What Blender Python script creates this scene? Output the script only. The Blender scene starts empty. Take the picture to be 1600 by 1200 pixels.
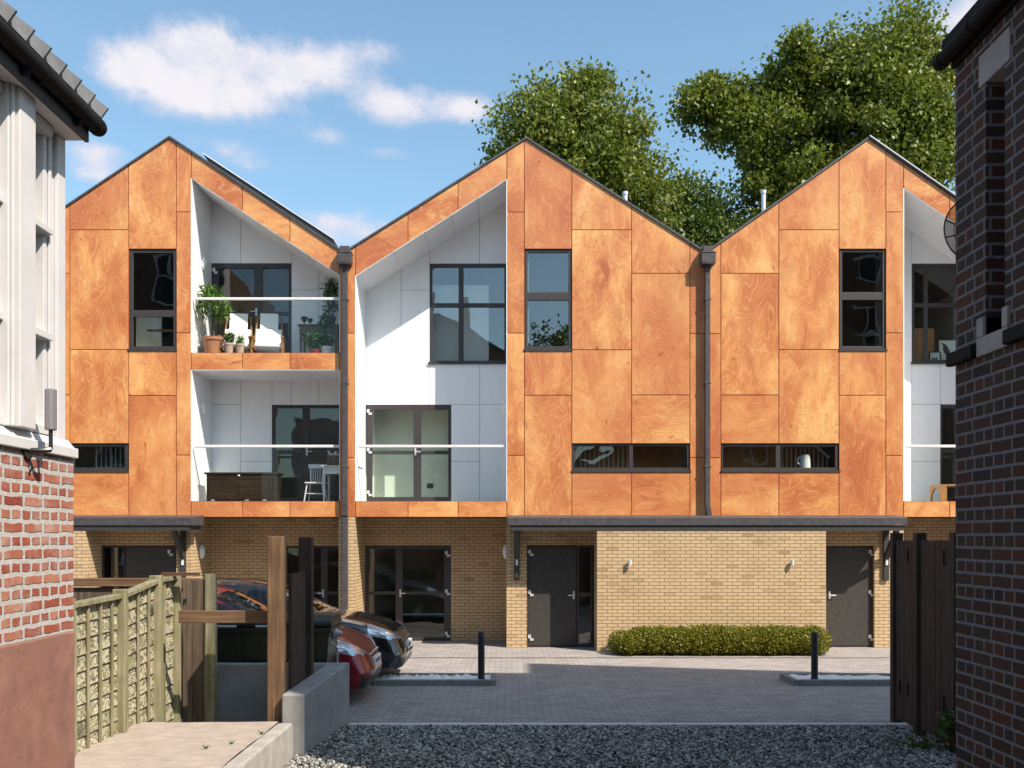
import bpy, math, random
import numpy as np
from mathutils import Vector, Matrix
random.seed(7); np.random.seed(7)
R = math.radians
S = bpy.context.scene
COL = S.collection
F = 1520/70.0          # distance of the terrace front (70 px of the 1600 px photo per metre there)
H = 172/70.0           # eye height
RS = 0.9375            # how much smaller the back of the balconies looks
BK = F/RS              # back wall of the balconies
BX = 20.98             # front of the projecting brick porch
def X(px, Y=F): return (px-800)*Y/1520
def Z(py, Y=F): return H+(840-py)*Y/1520

# ------------------------------------------------------------------ nodes
class NT:
    def __init__(s, tree): s.t = tree; s.n = tree.nodes; s.l = tree.links
    def new(s, typ, **kw):
        n = s.n.new(typ)
        for k, v in kw.items(): setattr(n, k, v)
        return n
    def put(s, sock, v):
        if hasattr(v, 'is_output'): s.l.new(v, sock)
        else:
            try: sock.default_value = v
            except Exception: sock.default_value = (*v, 1)
    def math(s, op, a, b=None, c=None, clamp=False):
        n = s.new('ShaderNodeMath', operation=op, use_clamp=clamp)
        s.put(n.inputs[0], a)
        if b is not None: s.put(n.inputs[1], b)
        if c is not None: s.put(n.inputs[2], c)
        return n.outputs[0]
    def vmath(s, op, a, b=None):
        n = s.new('ShaderNodeVectorMath', operation=op); s.put(n.inputs[0], a)
        if b is not None:
            if op == 'SCALE': s.put(n.inputs['Scale'], b)
            else: s.put(n.inputs[1], b)
        return n.outputs[0]
    def sep(s, v):
        n = s.new('ShaderNodeSeparateXYZ'); s.put(n.inputs[0], v); return n.outputs
    def comb(s, x, y, z):
        n = s.new('ShaderNodeCombineXYZ')
        for i, v in enumerate((x, y, z)): s.put(n.inputs[i], v)
        return n.outputs[0]
    def noise(s, vec, scale, detail=3, rough=.5, dist=0, col=False):
        n = s.new('ShaderNodeTexNoise'); s.put(n.inputs['Vector'], vec)
        n.inputs['Scale'].default_value = scale; n.inputs['Detail'].default_value = detail
        n.inputs['Roughness'].default_value = rough; n.inputs['Distortion'].default_value = dist
        return n.outputs['Color' if col else 'Fac']
    def ramp(s, f, stops):
        n = s.new('ShaderNodeValToRGB'); s.put(n.inputs[0], f)
        e = n.color_ramp.elements
        while len(e) < len(stops): e.new(.5)
        for i, (p, c) in enumerate(stops):
            e[i].position = p; e[i].color = (*c, 1) if len(c) == 3 else c
        return n.outputs[0]
    def mix(s, f, a, b, mode='MIX'):
        n = s.new('ShaderNodeMix', data_type='RGBA', blend_type=mode)
        s.put(n.inputs[0], f); s.put(n.inputs[6], a); s.put(n.inputs[7], b)
        return n.outputs[2]
    def smooth(s, v, a, b):
        n = s.new('ShaderNodeMapRange', interpolation_type='SMOOTHSTEP'); s.put(n.inputs[0], v)
        n.inputs[1].default_value = a; n.inputs[2].default_value = b
        return n.outputs[0]
    def bump(s, h, strength, dist=.01):
        n = s.new('ShaderNodeBump'); s.put(n.inputs['Height'], h)
        n.inputs['Strength'].default_value = strength; n.inputs['Distance'].default_value = dist
        return n.outputs[0]
def newmat(name):
    m = bpy.data.materials.new(name); m.use_nodes = True
    t = NT(m.node_tree)
    b = next(n for n in t.n if n.type == 'BSDF_PRINCIPLED')
    out = next(n for n in t.n if n.type == 'OUTPUT_MATERIAL')
    return m, t, b, out
def obco(t): return t.new('ShaderNodeTexCoord').outputs['Object']
def attr(t, name):
    n = t.new('ShaderNodeAttribute'); n.attribute_name = name
    return n.outputs
def simple(name, col, rough=.6, metal=0, var=.12, scale=6, bump=0, spec=.5, coat=0):
    m, t, b, o = newmat(name); co = obco(t)
    n = t.noise(co, scale, 4, .6)
    lo = tuple(max(0, c*(1-var)) for c in col); hi = tuple(min(1, c*(1+var)) for c in col)
    t.put(b.inputs['Base Color'], t.ramp(n, [(.3, lo), (.7, hi)]))
    b.inputs['Roughness'].default_value = rough; b.inputs['Metallic'].default_value = metal
    b.inputs['Specular IOR Level'].default_value = spec; b.inputs['Coat Weight'].default_value = coat
    b.inputs['Coat Roughness'].default_value = .03
    if bump: t.put(b.inputs['Normal'], t.bump(t.noise(co, scale*8, 4, .6), bump, .01))
    return m

def mat_plywood():
    m, t, b, o = newmat('figured_plywood'); co = obco(t)
    pid = attr(t, 'pid')['Vector']; rot = attr(t, 'rot')['Fac']
    x, y, z = t.sep(co)
    y2 = t.math('ADD', x, t.math('MULTIPLY', y, .7))
    inv = t.math('SUBTRACT', 1, rot)
    u = t.math('ADD', t.math('MULTIPLY', y2, inv), t.math('MULTIPLY', z, rot))
    v = t.math('ADD', t.math('MULTIPLY', z, inv), t.math('MULTIPLY', y2, rot))
    p = t.vmath('ADD', t.comb(u, t.math('MULTIPLY', v, .48), 0), t.vmath('SCALE', pid, 40.0))
    w = t.vmath('SUBTRACT', t.noise(p, 1.9, 2, .5, col=True), (.5, .5, .5))
    p2 = t.vmath('ADD', p, t.vmath('SCALE', w, .75))
    n = t.noise(p2, .9, 3, .42)
    ringv = t.math('FRACT', t.math('MULTIPLY', n, 58))
    saw = t.math('POWER', ringv, 2.2)
    lite = t.smooth(t.math('ABSOLUTE', t.math('SUBTRACT', t.math('FRACT', t.math('MULTIPLY', n, 29)), .5)), .34, .5)
    amp = t.smooth(t.noise(p, 1.6, 2), .36, .60)
    grain = t.noise(t.vmath('MULTIPLY', p2, (60, 9, 1)), 1.0, 3, .6)
    blot = t.noise(t.vmath('ADD', p2, (7, 3, 0)), 1.05, 5, .66)
    fine = t.noise(p2, 6, 5, .7)
    base = t.ramp(blot, [(.33, (.44, .118, .040)), (.44, (.62, .23, .076)), (.53, (.74, .335, .115)), (.63, (.82, .45, .170))])
    soft = t.smooth(t.noise(t.vmath('ADD', p, (2, 9, 0)), .75, 4, .6), .44, .64)
    base = t.mix(t.math('MULTIPLY', soft, .64), base, (.46, .122, .046))
    base = t.mix(t.math('MULTIPLY', lite, .27), base, (.92, .58, .27))
    base = t.mix(t.math('MULTIPLY', t.math('MULTIPLY', saw, amp), .46), base, (.37, .09, .028))
    base = t.mix(t.math('MULTIPLY', t.smooth(fine, .52, .72), .40), base, (.46, .14, .05))
    base = t.mix(t.math('MULTIPLY', t.smooth(grain, .5, .75), .25), base, (.46, .14, .05))
    vo = t.new('ShaderNodeTexVoronoi'); t.put(vo.inputs['Vector'], t.vmath('MULTIPLY', p2, (1, 1.6, 1))); vo.inputs['Scale'].default_value = 1.6
    base = t.mix(t.math('MULTIPLY', t.smooth(vo.outputs['Distance'], .10, .015), .8), base, (.20, .045, .014))
    tint = t.sep(pid)[0]
    base = t.mix(t.math('MULTIPLY', t.math('POWER', tint, 1.6), .40), base, (.53, .175, .072))
    t.put(b.inputs['Base Color'], base)
    b.inputs['Roughness'].default_value = .38
    t.put(b.inputs['Normal'], t.bump(t.noise(p, 1.0, 2), .10, .05))
    return m

def mat_brick(name, cols, mortar, bw=.225, rh=.075, ms=.008, bond='stretcher', warp=0.0, rough=.85, bstr=.5, blot=.25, soot=None):
    m, t, b, o = newmat(name); co = obco(t)
    x, y, z = t.sep(co)
    vec = t.comb(t.math('ADD', x, y), z, 0)
    if warp:
        w = t.vmath('SUBTRACT', t.noise(t.comb(t.math('ADD', x, y), z, 0), 9, 3, .6, col=True), (.5, .5, .5))
        vec = t.vmath('ADD', vec, t.vmath('SCALE', w, warp))
        w2 = t.vmath('SUBTRACT', t.noise(vec, 45, 2, .6, col=True), (.5, .5, .5))
        vec = t.vmath('ADD', vec, t.vmath('SCALE', w2, warp*.35))
    br = t.new('ShaderNodeTexBrick'); t.put(br.inputs['Vector'], vec)
    br.offset = .5; br.offset_frequency = 2
    if bond == 'english': br.squash = .5; br.squash_frequency = 2; br.offset = .25
    else: br.squash = 1
    br.inputs['Color1'].default_value = (0, 0, 0, 1); br.inputs['Color2'].default_value = (1, 1, 1, 1)
    br.inputs['Mortar'].default_value = (.5, .5, .5, 1)
    br.inputs['Scale'].default_value = 1; br.inputs['Mortar Size'].default_value = ms
    br.inputs['Mortar Smooth'].default_value = .25 if warp else .1
    br.inputs['Brick Width'].default_value = bw; br.inputs['Row Height'].default_value = rh
    n = len(cols)
    c = t.ramp(br.outputs['Color'], [((0, .07, .12, .6, 1)[i] if name == 'buff_brick' else i/(n-1), cols[i]) for i in range(n)])
    g = t.noise(vec, 22, 4, .65)
    c = t.mix(t.math('MULTIPLY', t.smooth(g, .35, .75), blot), c, tuple(v*1.7 for v in cols[n//2]))
    g2 = t.noise(vec, 1.3, 4, .6)
    c = t.mix(t.math('MULTIPLY', t.smooth(g2, .4, .8), .3), c, tuple(v*.65 for v in cols[0]))
    if soot: c = t.mix(t.math('MULTIPLY', t.smooth(t.noise(vec, 2.7, 5, .7), .42, .7), .7), c, soot)
    mc = t.ramp(t.noise(vec, 30, 3, .6), [(.3, tuple(v*.8 for v in mortar)), (.7, mortar)])
    c = t.mix(br.outputs['Fac'], c, mc)
    t.put(b.inputs['Base Color'], c); b.inputs['Roughness'].default_value = rough
    b.inputs['Specular IOR Level'].default_value = .25
    h = t.math('ADD', t.math('MULTIPLY', t.math('SUBTRACT', 1, br.outputs['Fac']), 1), t.math('MULTIPLY', g, .5))
    t.put(b.inputs['Normal'], t.bump(h, bstr, .012))
    return m

def mat_pavers():
    m, t, b, o = newmat('block_paving'); co = obco(t)
    x, y, z = t.sep(co)
    br = t.new('ShaderNodeTexBrick'); t.put(br.inputs['Vector'], t.comb(x, y, 0))
    br.inputs['Color1'].default_value = (0, 0, 0, 1); br.inputs['Color2'].default_value = (1, 1, 1, 1); br.inputs['Mortar'].default_value = (.3, .3, .3, 1)
    br.inputs['Scale'].default_value = 1; br.inputs['Mortar Size'].default_value = .006
    br.inputs['Brick Width'].default_value = .22; br.inputs['Row Height'].default_value = .11
    c = t.ramp(br.outputs['Color'], [(0, (.28, .247, .232)), (.5, (.345, .307, .288)), (1, (.40, .355, .335))])
    g = t.noise(co, 1.1, 5, .65)
    c = t.mix(t.math('MULTIPLY', t.smooth(g, .35, .75), .45), c, (.24, .215, .21))
    c = t.mix(t.math('MULTIPLY', t.smooth(t.noise(co, 60, 3, .7), .45, .7), .35), c, (.45, .41, .395))
    c = t.mix(br.outputs['Fac'], c, (.17, .155, .15))
    t.put(b.inputs['Base Color'], c); b.inputs['Roughness'].default_value = .9; b.inputs['Specular IOR Level'].default_value = .1
    h = t.math('SUBTRACT', t.noise(co, 30, 3), t.math('MULTIPLY', br.outputs['Fac'], 1.0))
    t.put(b.inputs['Normal'], t.bump(h, .5, .008))
    return m

def mat_wood(name, cols, axis='z', dens=30, rough=.75, algae=None, bstr=.5, alg=.5):
    m, t, b, o = newmat(name); co = obco(t)
    sc = {'z': (1, 1, .05), 'x': (.05, 1, 1), 'y': (1, .05, 1)}[axis]
    pid = attr(t, 'pid')['Vector']
    co = t.vmath('ADD', co, t.vmath('SCALE', pid, 9.0))
    v = t.vmath('MULTIPLY', co, sc)
    w = t.vmath('SUBTRACT', t.noise(v, 4, 3, .5, col=True), (.5, .5, .5))
    v2 = t.vmath('ADD', v, t.vmath('SCALE', w, .06))
    n = t.noise(v2, dens, 5, .65)
    c = t.ramp(n, [(.28, cols[0]), (.5, cols[1]), (.72, cols[2])])
    big = t.noise(co, 2.3, 4, .6)
    c = t.mix(t.math('MULTIPLY', t.smooth(big, .4, .75), .5), c, cols[0])
    if algae: c = t.mix(t.math('MULTIPLY', t.smooth(t.noise(co, 3.1, 5, .65), .36, .62), alg), c, algae)
    t.put(b.inputs['Base Color'], c); b.inputs['Roughness'].default_value = rough
    b.inputs['Specular IOR Level'].default_value = .3
    t.put(b.inputs['Normal'], t.bump(n, bstr, .01))
    return m

def mat_weathered():
    m, t, b, o = newmat('weathered_boards'); co = obco(t)
    pid = attr(t, 'pid')['Vector']
    x, y, z = t.sep(co)
    p = t.vmath('ADD', t.comb(t.math('MULTIPLY', y, .7), t.math('MULTIPLY', z, 1.1), x), t.vmath('SCALE', pid, 30.0))
    w = t.vmath('SUBTRACT', t.noise(p, 3, 3, .55, col=True), (.5, .5, .5))
    p2 = t.vmath('ADD', p, t.vmath('SCALE', w, .7))
    n = t.noise(p2, 2.6, 2, .5)
    ring = t.math('FRACT', t.math('MULTIPLY', n, 13))
    c = t.ramp(ring, [(0, (.10, .085, .05)), (.35, (.36, .315, .215)), (.75, (.50, .45, .33)), (1, (.14, .12, .065))])
    c = t.mix(t.math('MULTIPLY', t.smooth(t.noise(p, 2.1, 4, .7), .44, .68), .5), c, (.17, .175, .06))
    vo = t.new('ShaderNodeTexVoronoi'); t.put(vo.inputs['Vector'], p); vo.inputs['Scale'].default_value = 1.7
    c = t.mix(t.math('MULTIPLY', t.smooth(vo.outputs['Distance'], .30, .05), .9), c, (.03, .025, .014))
    t.put(b.inputs['Base Color'], c); b.inputs['Roughness'].default_value = .9
    b.inputs['Specular IOR Level'].default_value = .15
    t.put(b.inputs['Normal'], t.bump(ring, .6, .008))
    return m

def mat_glass(name, tint=(.93, .97, .95), ior=1.6, wave=.0, wscale=1.6, mult=1.0):
    m, t, b, o = newmat(name); t.n.remove(b); co = obco(t)
    tr = t.new('ShaderNodeBsdfTransparent'); tr.inputs[0].default_value = (*tint, 1)
    gl = t.new('ShaderNodeBsdfGlossy'); gl.inputs['Roughness'].default_value = .005; gl.inputs['Color'].default_value = (1, 1, 1, 1)
    ge = t.new('ShaderNodeNewGeometry'); dp = t.new('ShaderNodeVectorMath', operation='DOT_PRODUCT')
    t.l.new(ge.outputs['Incoming'], dp.inputs[0]); t.l.new(ge.outputs['Normal'], dp.inputs[1])
    f0 = ((ior-1)/(ior+1))**2
    cosi = t.math('SUBTRACT', 1, t.math('ABSOLUTE', dp.outputs['Value']), clamp=True)
    fac = t.math('ADD', f0, t.math('MULTIPLY', t.math('POWER', cosi, 5), 1-f0))
    if wave:
        nn = t.bump(t.noise(co, wscale, 1, .4), 1.0, wave)
        t.l.new(nn, gl.inputs['Normal'])
    mx = t.new('ShaderNodeMixShader')
    t.put(mx.inputs[0], t.math('MULTIPLY', fac, mult, clamp=True))
    t.l.new(tr.outputs[0], mx.inputs[1]); t.l.new(gl.outputs[0], mx.inputs[2])
    t.l.new(mx.outputs[0], o.inputs['Surface'])
    return m

def mat_leaf(name, c0, c1, c2, trans=.35, rough=.45):
    m, t, b, o = newmat(name)
    p = t.sep(attr(t, 'pid')['Vector'])
    c = t.ramp(p[0], [(0, c0), (.6, c1), (.93, c1), (1, c2)])
    t.put(b.inputs['Base Color'], c); b.inputs['Roughness'].default_value = rough
    b.inputs['Specular IOR Level'].default_value = .4
    tl = t.new('ShaderNodeBsdfTranslucent'); t.put(tl.inputs[0], t.mix(.5, c, (.16, .22, .02)))
    mx = t.new('ShaderNodeMixShader'); mx.inputs[0].default_value = trans
    t.l.new(b.outputs[0], mx.inputs[1]); t.l.new(tl.outputs[0], mx.inputs[2]); t.l.new(mx.outputs[0], o.inputs['Surface'])
    return m

def mat_stone(name, lo, mid, hi):
    m, t, b, o = newmat(name)
    p = t.sep(attr(t, 'pid')['Vector'])
    c = t.ramp(p[0], [(0, lo), (.45, mid), (1, hi)])
    c = t.mix(t.math('MULTIPLY', t.noise(obco(t), 90, 3, .6), .3), c, lo)
    t.put(b.inputs['Base Color'], c); b.inputs['Roughness'].default_value = .85
    b.inputs['Specular IOR Level'].default_value = .25
    return m

M = {}
M['ply'] = mat_plywood()
M['plyback'] = simple('panel_joint', (.30, .055, .016), .9)
M['buff'] = mat_brick('buff_brick', [(.36, .24, .125), (.52, .375, .215), (.545, .395, .23), (.555, .40, .235), (.575, .42, .25)], (.25, .135, .075), ms=.0075, bstr=.35, blot=.10)
M['redbrick'] = mat_brick('old_red_brick', [(.25, .055, .03), (.32, .085, .045), (.22, .045, .03), (.38, .14, .08), (.43, .21, .14)], (.50, .46, .43), ms=.0155, bond='english', warp=.030, bstr=1.0, blot=.6, soot=(.46, .30, .25))
M['darkbrick'] = mat_brick('dark_brick', [(.022, .019, .018), (.044, .020, .014), (.034, .027, .022), (.070, .025, .014), (.042, .026, .019)], (.15, .15, .165), ms=.010, bond='english', warp=.006, bstr=.9, blot=.2)
M['farbrick'] = mat_brick('stock_brick', [(.16, .10, .06), (.22, .12, .07), (.19, .09, .055)], (.3, .26, .22))
M['pave'] = mat_pavers()
M['white'] = simple('white_board', (.87, .865, .88), .5, var=.02)
M['whitegap'] = simple('board_joint', (.20, .20, .22), .8)
M['whitepaint'] = simple('white_gloss_paint', (.72, .70, .70), .4, var=.05, scale=3)
M['oldwhite'] = simple('old_white_paint', (.60, .575, .575), .5, var=.07, scale=3)
M['frame'] = simple('charcoal_aluminium', (.042, .037, .038), .5, var=.12, scale=14)
M['door'] = simple('charcoal_door', (.046, .040, .036), .55, var=.2, scale=9, bump=.05)
M['steel'] = simple('pale_steel', (.70, .70, .74), .3, metal=.3, var=.03)
M['lead'] = simple('grey_lead', (.062, .054, .060), .6, var=.3, scale=10)
M['darklead'] = simple('dark_beam', (.036, .036, .036), .7)
M['slate'] = simple('slate_roof', (.07, .075, .085), .6, var=.3)
M['render'] = simple('pink_render', (.25, .115, .085), .9, var=.22, scale=5, bump=.4)
M['concrete'] = simple('concrete', (.26, .255, .255), .85, var=.18, scale=4, bump=.25)
M['kerbstone'] = simple('kerb_concrete', (.36, .325, .29), .9, var=.16, scale=6, bump=.3)
M['paleedge'] = simple('pale_edging', (.62, .60, .60), .9, var=.1, scale=9)
M['darkkerb'] = simple('grey_kerb', (.20, .20, .195), .85, var=.2, scale=8, bump=.2)
M['earth'] = simple('earth', (.06, .055, .05), .95, var=.4, scale=20, bump=.4)
M['black'] = simple('black_plastic', (.012, .012, .013), .35)
M['blackmatt'] = simple('black_coating', (.016, .016, .018), .5, var=.25)
M['tar'] = simple('black_gutter_paint', (.010, .009, .009), .75, spec=.15, var=.3)
M['soffit'] = simple('painted_soffit', (.78, .70, .68), .7, var=.06)
M['tile'] = simple('grey_roof_tile', (.21, .21, .22), .8, var=.2)
M['interior'] = simple('plaster_wall', (.80, .77, .70), .9, var=.03)
M['interiorfloor'] = simple('oak_floor', (.18, .11, .06), .5, var=.3)
M['glass'] = mat_glass('window_glass', (.90, .95, .92), 1.75, wave=.008, wscale=1.3)
M['bluglass'] = mat_glass('clear_window_glass', (.86, .92, .92), 2.5, wave=.003, wscale=1.0)
M['railglass'] = mat_glass('balustrade_glass', (.93, .972, .955), 1.36)
M['carglass'] = mat_glass('car_glass', (.45, .52, .5), 1.5)
M['brownwood'] = mat_wood('brown_timber', [(.075, .042, .024), (.165, .095, .052), (.27, .165, .092)], 'z', 26)
M['brownrail'] = mat_wood('brown_rail_timber', [(.075, .042, .024), (.15, .085, .048), (.25, .15, .085)], 'x', 26)
M['darkwood'] = mat_wood('dark_timber', [(.024, .015, .012), (.054, .034, .026), (.095, .062, .047)], 'z', 24)
M['greywood'] = mat_wood('grey_brown_boards', [(.055, .038, .027), (.12, .085, .06), (.19, .14, .10)], 'z', 26)
M['algae'] = mat_wood('mossy_timber', [(.11, .095, .055), (.27, .235, .15), (.43, .385, .28)], 'z', 22, algae=(.19, .19, .07), alg=.4)
M['boards'] = mat_weathered()
M['carred'] = simple('red_car_paint', (.21, .004, .012), .3, metal=.4, var=.02, coat=.55)
M['carblack'] = simple('black_car_paint', (.006, .006, .008), .2, var=.02, coat=1)
M['tyre'] = simple('tyre_rubber', (.014, .014, .014), .85)
M['alloy'] = simple('alloy_wheel', (.55, .55, .57), .3, metal=.8, var=.05)
M['lamp'] = simple('headlight_lens', (.50, .53, .58), .16, metal=.55, var=.35, scale=14, coat=1)
M['amber'] = simple('amber_lens', (.6, .15, .04), .15, coat=1)
M['plate'] = simple('number_plate', (.72, .73, .76), .4, var=.03)
M['ink'] = simple('black_ink', (.05, .05, .06), .6)
M['bingreen'] = simple('dark_green_plastic', (.004, .013, .006), .38, var=.1)
M['bingrey'] = simple('galvanised_bar', (.34, .36, .38), .4, metal=.5)
M['terracotta'] = simple('terracotta', (.42, .17, .09), .85, var=.15, bump=.1)
M['palepot'] = simple('chalky_terracotta', (.50, .34, .28), .9, var=.3, scale=25)
M['whitepot'] = simple('white_ceramic', (.78, .76, .75), .25, var=.02)
M['redpot'] = simple('red_ceramic', (.35, .05, .03), .4)
M['soil'] = simple('soil', (.03, .02, .015), .95)
M['cloth'] = simple('white_canvas', (.82, .81, .79), .85, var=.02)
M['teak'] = mat_wood('teak', [(.17, .075, .025), (.28, .13, .045), (.38, .19, .07)], 'z', 30, rough=.5)
M['oldoak'] = mat_wood('worn_oak', [(.10, .07, .05), (.18, .13, .09), (.26, .20, .15)], 'x', 30)
M['cabinet'] = mat_wood('black_oak', [(.014, .009, .006), (.035, .021, .013), (.06, .038, .024)], 'x', 30, rough=.3)
M['bronze'] = simple('bronze', (.10, .06, .035), .35, metal=.8)
M['gold'] = simple('brass_digit', (.55, .33, .06), .4, metal=.3)
M['honey'] = simple('honey_timber', (.42, .20, .06), .5, var=.2)
M['paper'] = simple('paper', (.66, .70, .68), .7, var=.03)
M['bark'] = mat_wood('bark', [(.04, .03, .022), (.08, .062, .048), (.13, .105, .08)], 'z', 14)
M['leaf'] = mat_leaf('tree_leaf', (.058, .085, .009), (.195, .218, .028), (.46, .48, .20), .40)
M['leafdark'] = mat_leaf('dark_tree_leaf', (.032, .06, .009), (.085, .125, .02), (.28, .32, .13), .30)  # darker green leaf for the gap tree and the one behind the viewer
M['hedgeleaf'] = mat_leaf('hedge_leaf', (.10, .105, .010), (.23, .215, .018), (.38, .36, .06), .30)
M['potleaf'] = mat_leaf('house_plant_leaf', (.035, .10, .012), (.10, .22, .03), (.22, .36, .07), .35)
M['bambooleaf'] = mat_leaf('dark_plant_leaf', (.018, .055, .012), (.05, .12, .022), (.12, .22, .05), .3)
M['gravel'] = mat_stone('gravel_stone', (.06, .057, .054), (.25, .24, .225), (.62, .60, .55))
M['whitestone'] = simple('white_chippings', (.84, .84, .83), .9, var=.25, scale=40, bump=.6)
M['dish'] = mat_glass('dark_mesh', (.42, .40, .40), 1.2)
M['cylindersteel'] = simple('brushed_steel', (.30, .28, .29), .4, metal=.6, var=.05)
M['paleroom'] = simple('pale_green_plaster', (.82, .85, .76), .9, var=.02)

def mat_patio():
    m, t, b, o = newmat('brushed_patio_concrete'); co = obco(t)
    v = t.vmath('MULTIPLY', co, (1, 3.2, 1))
    w = t.noise(v, 2.2, 4, .55, dist=.8)
    ring = t.math('FRACT', t.math('MULTIPLY', w, 12))
    c = t.ramp(t.noise(co, 5, 5, .65), [(.3, (.335, .268, .222)), (.7, (.45, .372, .315))])
    c = t.mix(t.math('MULTIPLY', ring, .28), c, (.27, .21, .17))
    t.put(b.inputs['Base Color'], c); b.inputs['Roughness'].default_value = .9
    t.put(b.inputs['Normal'], t.bump(ring, .3, .01))
    return m
M['patio'] = mat_patio()

# ------------------------------------------------------------------ objects
ORG = {}
def org(o): return ORG.get(o.name, Vector((0, 0, 0)))
def tag(o, label=None, cat=None, group=None, kind=None):
    if label: o['label'] = label
    if cat: o['category'] = cat
    if group: o['group'] = group
    if kind: o['kind'] = kind
    return o
def thing(name, label, cat, loc=(0, 0, 0), group=None):
    o = bpy.data.objects.new(name, None); COL.objects.link(o); o.empty_display_size = .2
    o.location = loc; ORG[o.name] = Vector(loc)
    return tag(o, label, cat, group)
def copy_tree(o, parent=None):
    c = o.copy(); COL.objects.link(c)
    if parent is not None: c.parent = parent
    for ch in list(o.children): copy_tree(ch, c)
    return c
def subj(o, dims): return o

class MB:
    def __init__(s): s.v = []; s.f = []; s.mi = []; s.pid = []; s.rot = []; s.cur = (0, 0, 0); s.r = 0.0; s.m = 0; s.xf = None
    def rnd(s): s.cur = (random.random(), random.random(), random.random()); return s
    def add(s, vs, fs):
        n = len(s.v)
        if s.xf is not None: vs = [tuple(s.xf @ Vector(v)) for v in vs]
        s.v += [tuple(v) for v in vs]
        for f in fs:
            s.f.append([i+n for i in f]); s.mi.append(s.m); s.pid.append(s.cur); s.rot.append(s.r)
        return s
    def box(s, x0, x1, y0, y1, z0, z1):
        if x0 > x1: x0, x1 = x1, x0
        if y0 > y1: y0, y1 = y1, y0
        if z0 > z1: z0, z1 = z1, z0
        return s.add([(x0, y0, z0), (x1, y0, z0), (x1, y1, z0), (x0, y1, z0), (x0, y0, z1), (x1, y0, z1), (x1, y1, z1), (x0, y1, z1)],
              [(0, 3, 2, 1), (4, 5, 6, 7), (0, 1, 5, 4), (1, 2, 6, 5), (2, 3, 7, 6), (3, 0, 4, 7)])
    def prism(s, pts, a, b, axis='y'):
        """extrude a 2-D outline: axis y -> pts are (x,z); x -> (y,z); z -> (x,y)"""
        mk = {'y': lambda p, q: (p[0], q, p[1]), 'x': lambda p, q: (q, p[0], p[1]), 'z': lambda p, q: (p[0], p[1], q)}[axis]
        ar = sum(pts[i][0]*pts[(i+1) % len(pts)][1]-pts[(i+1) % len(pts)][0]*pts[i][1] for i in range(len(pts)))
        if ar < 0: pts = pts[::-1]
        n = len(pts); vs = [mk(p, a) for p in pts]+[mk(p, b) for p in pts]
        fl = (axis == 'y')
        f0 = list(range(n)); f1 = [n+i for i in range(n)]
        fs = [f0 if fl else f0[::-1], f1[::-1] if fl else f1]
        for i in range(n):
            j = (i+1) % n
            q = (i, j, n+j, n+i)
            fs.append(q[::-1] if fl else q)
        return s.add(vs, fs)
    def tube(s, pts, rad, n=10, caps=True):
        pts = [Vector(p) for p in pts]
        if not hasattr(rad, '__len__'): rad = [rad]*len(pts)
        vs = []; fs = []
        for i, p in enumerate(pts):
            d = (pts[min(i+1, len(pts)-1)]-pts[max(i-1, 0)]).normalized()
            up = Vector((0, 0, 1)) if abs(d.z) < .9 else Vector((0, 1, 0))
            a = d.cross(up).normalized(); b = a.cross(d)
            for k in range(n):
                an = 2*math.pi*k/n
                vs.append(p+(a*math.cos(an)+b*math.sin(an))*rad[i])
        for i in range(len(pts)-1):
            for k in range(n):
                k2 = (k+1) % n
                fs.append((i*n+k, i*n+k2, (i+1)*n+k2, (i+1)*n+k))
        if caps: fs.append(tuple(range(n))[::-1]); fs.append(tuple((len(pts)-1)*n+k for k in range(n)))
        return s.add(vs, fs)
    def lathe(s, prof, c, n=20):
        vs = []; fs = []
        for r, z in prof:
            for k in range(n):
                a = 2*math.pi*k/n; vs.append((c[0]+r*math.cos(a), c[1]+r*math.sin(a), c[2]+z))
        for i in range(len(prof)-1):
            for k in range(n):
                k2 = (k+1) % n; fs.append((i*n+k, i*n+k2, (i+1)*n+k2, (i+1)*n+k))
        fs.append(tuple(range(n))[::-1]); fs.append(tuple((len(prof)-1)*n+k for k in range(n)))
        return s.add(vs, fs)
    def ellipsoid(s, c, r, nu=16, nv=10):
        vs = []; fs = []
        for i in range(nv+1):
            ph = math.pi*i/nv-math.pi/2
            for k in range(nu):
                a = 2*math.pi*k/nu
                vs.append((c[0]+r[0]*math.cos(ph)*math.cos(a), c[1]+r[1]*math.cos(ph)*math.sin(a), c[2]+r[2]*math.sin(ph)))
        for i in range(nv):
            for k in range(nu):
                k2 = (k+1) % nu; fs.append((i*nu+k, i*nu+k2, (i+1)*nu+k2, (i+1)*nu+k))
        return s.add(vs, fs)
    def build(s, name, mats, parent=None, smooth=False, bevel=0, angle=35):
        me = bpy.data.meshes.new(name)
        og = org(parent) if parent is not None else Vector((0, 0, 0))
        me.from_pydata([(v[0]-og.x, v[1]-og.y, v[2]-og.z) for v in s.v], [], s.f)
        if not isinstance(mats, (list, tuple)): mats = [mats]
        for m in mats: me.materials.append(M[m] if isinstance(m, str) else m)
        me.polygons.foreach_set('material_index', s.mi)
        a = me.attributes.new('pid', 'FLOAT_VECTOR', 'FACE'); a.data.foreach_set('vector', [c for p in s.pid for c in p])
        a = me.attributes.new('rot', 'FLOAT', 'FACE'); a.data.foreach_set('value', s.rot)
        if smooth:
            me.polygons.foreach_set('use_smooth', [True]*len(s.f))
            try: me.set_sharp_from_angle(angle=R(angle))
            except Exception: pass
        me.update()
        o = bpy.data.objects.new(name, me); COL.objects.link(o)
        if parent is not None: o.parent = parent; ORG[o.name] = og
        if bevel:
            md = o.modifiers.new('bevel', 'BEVEL'); md.width = bevel; md.segments = 2; md.limit_method = 'ANGLE'; md.angle_limit = R(50)
        return o
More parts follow.
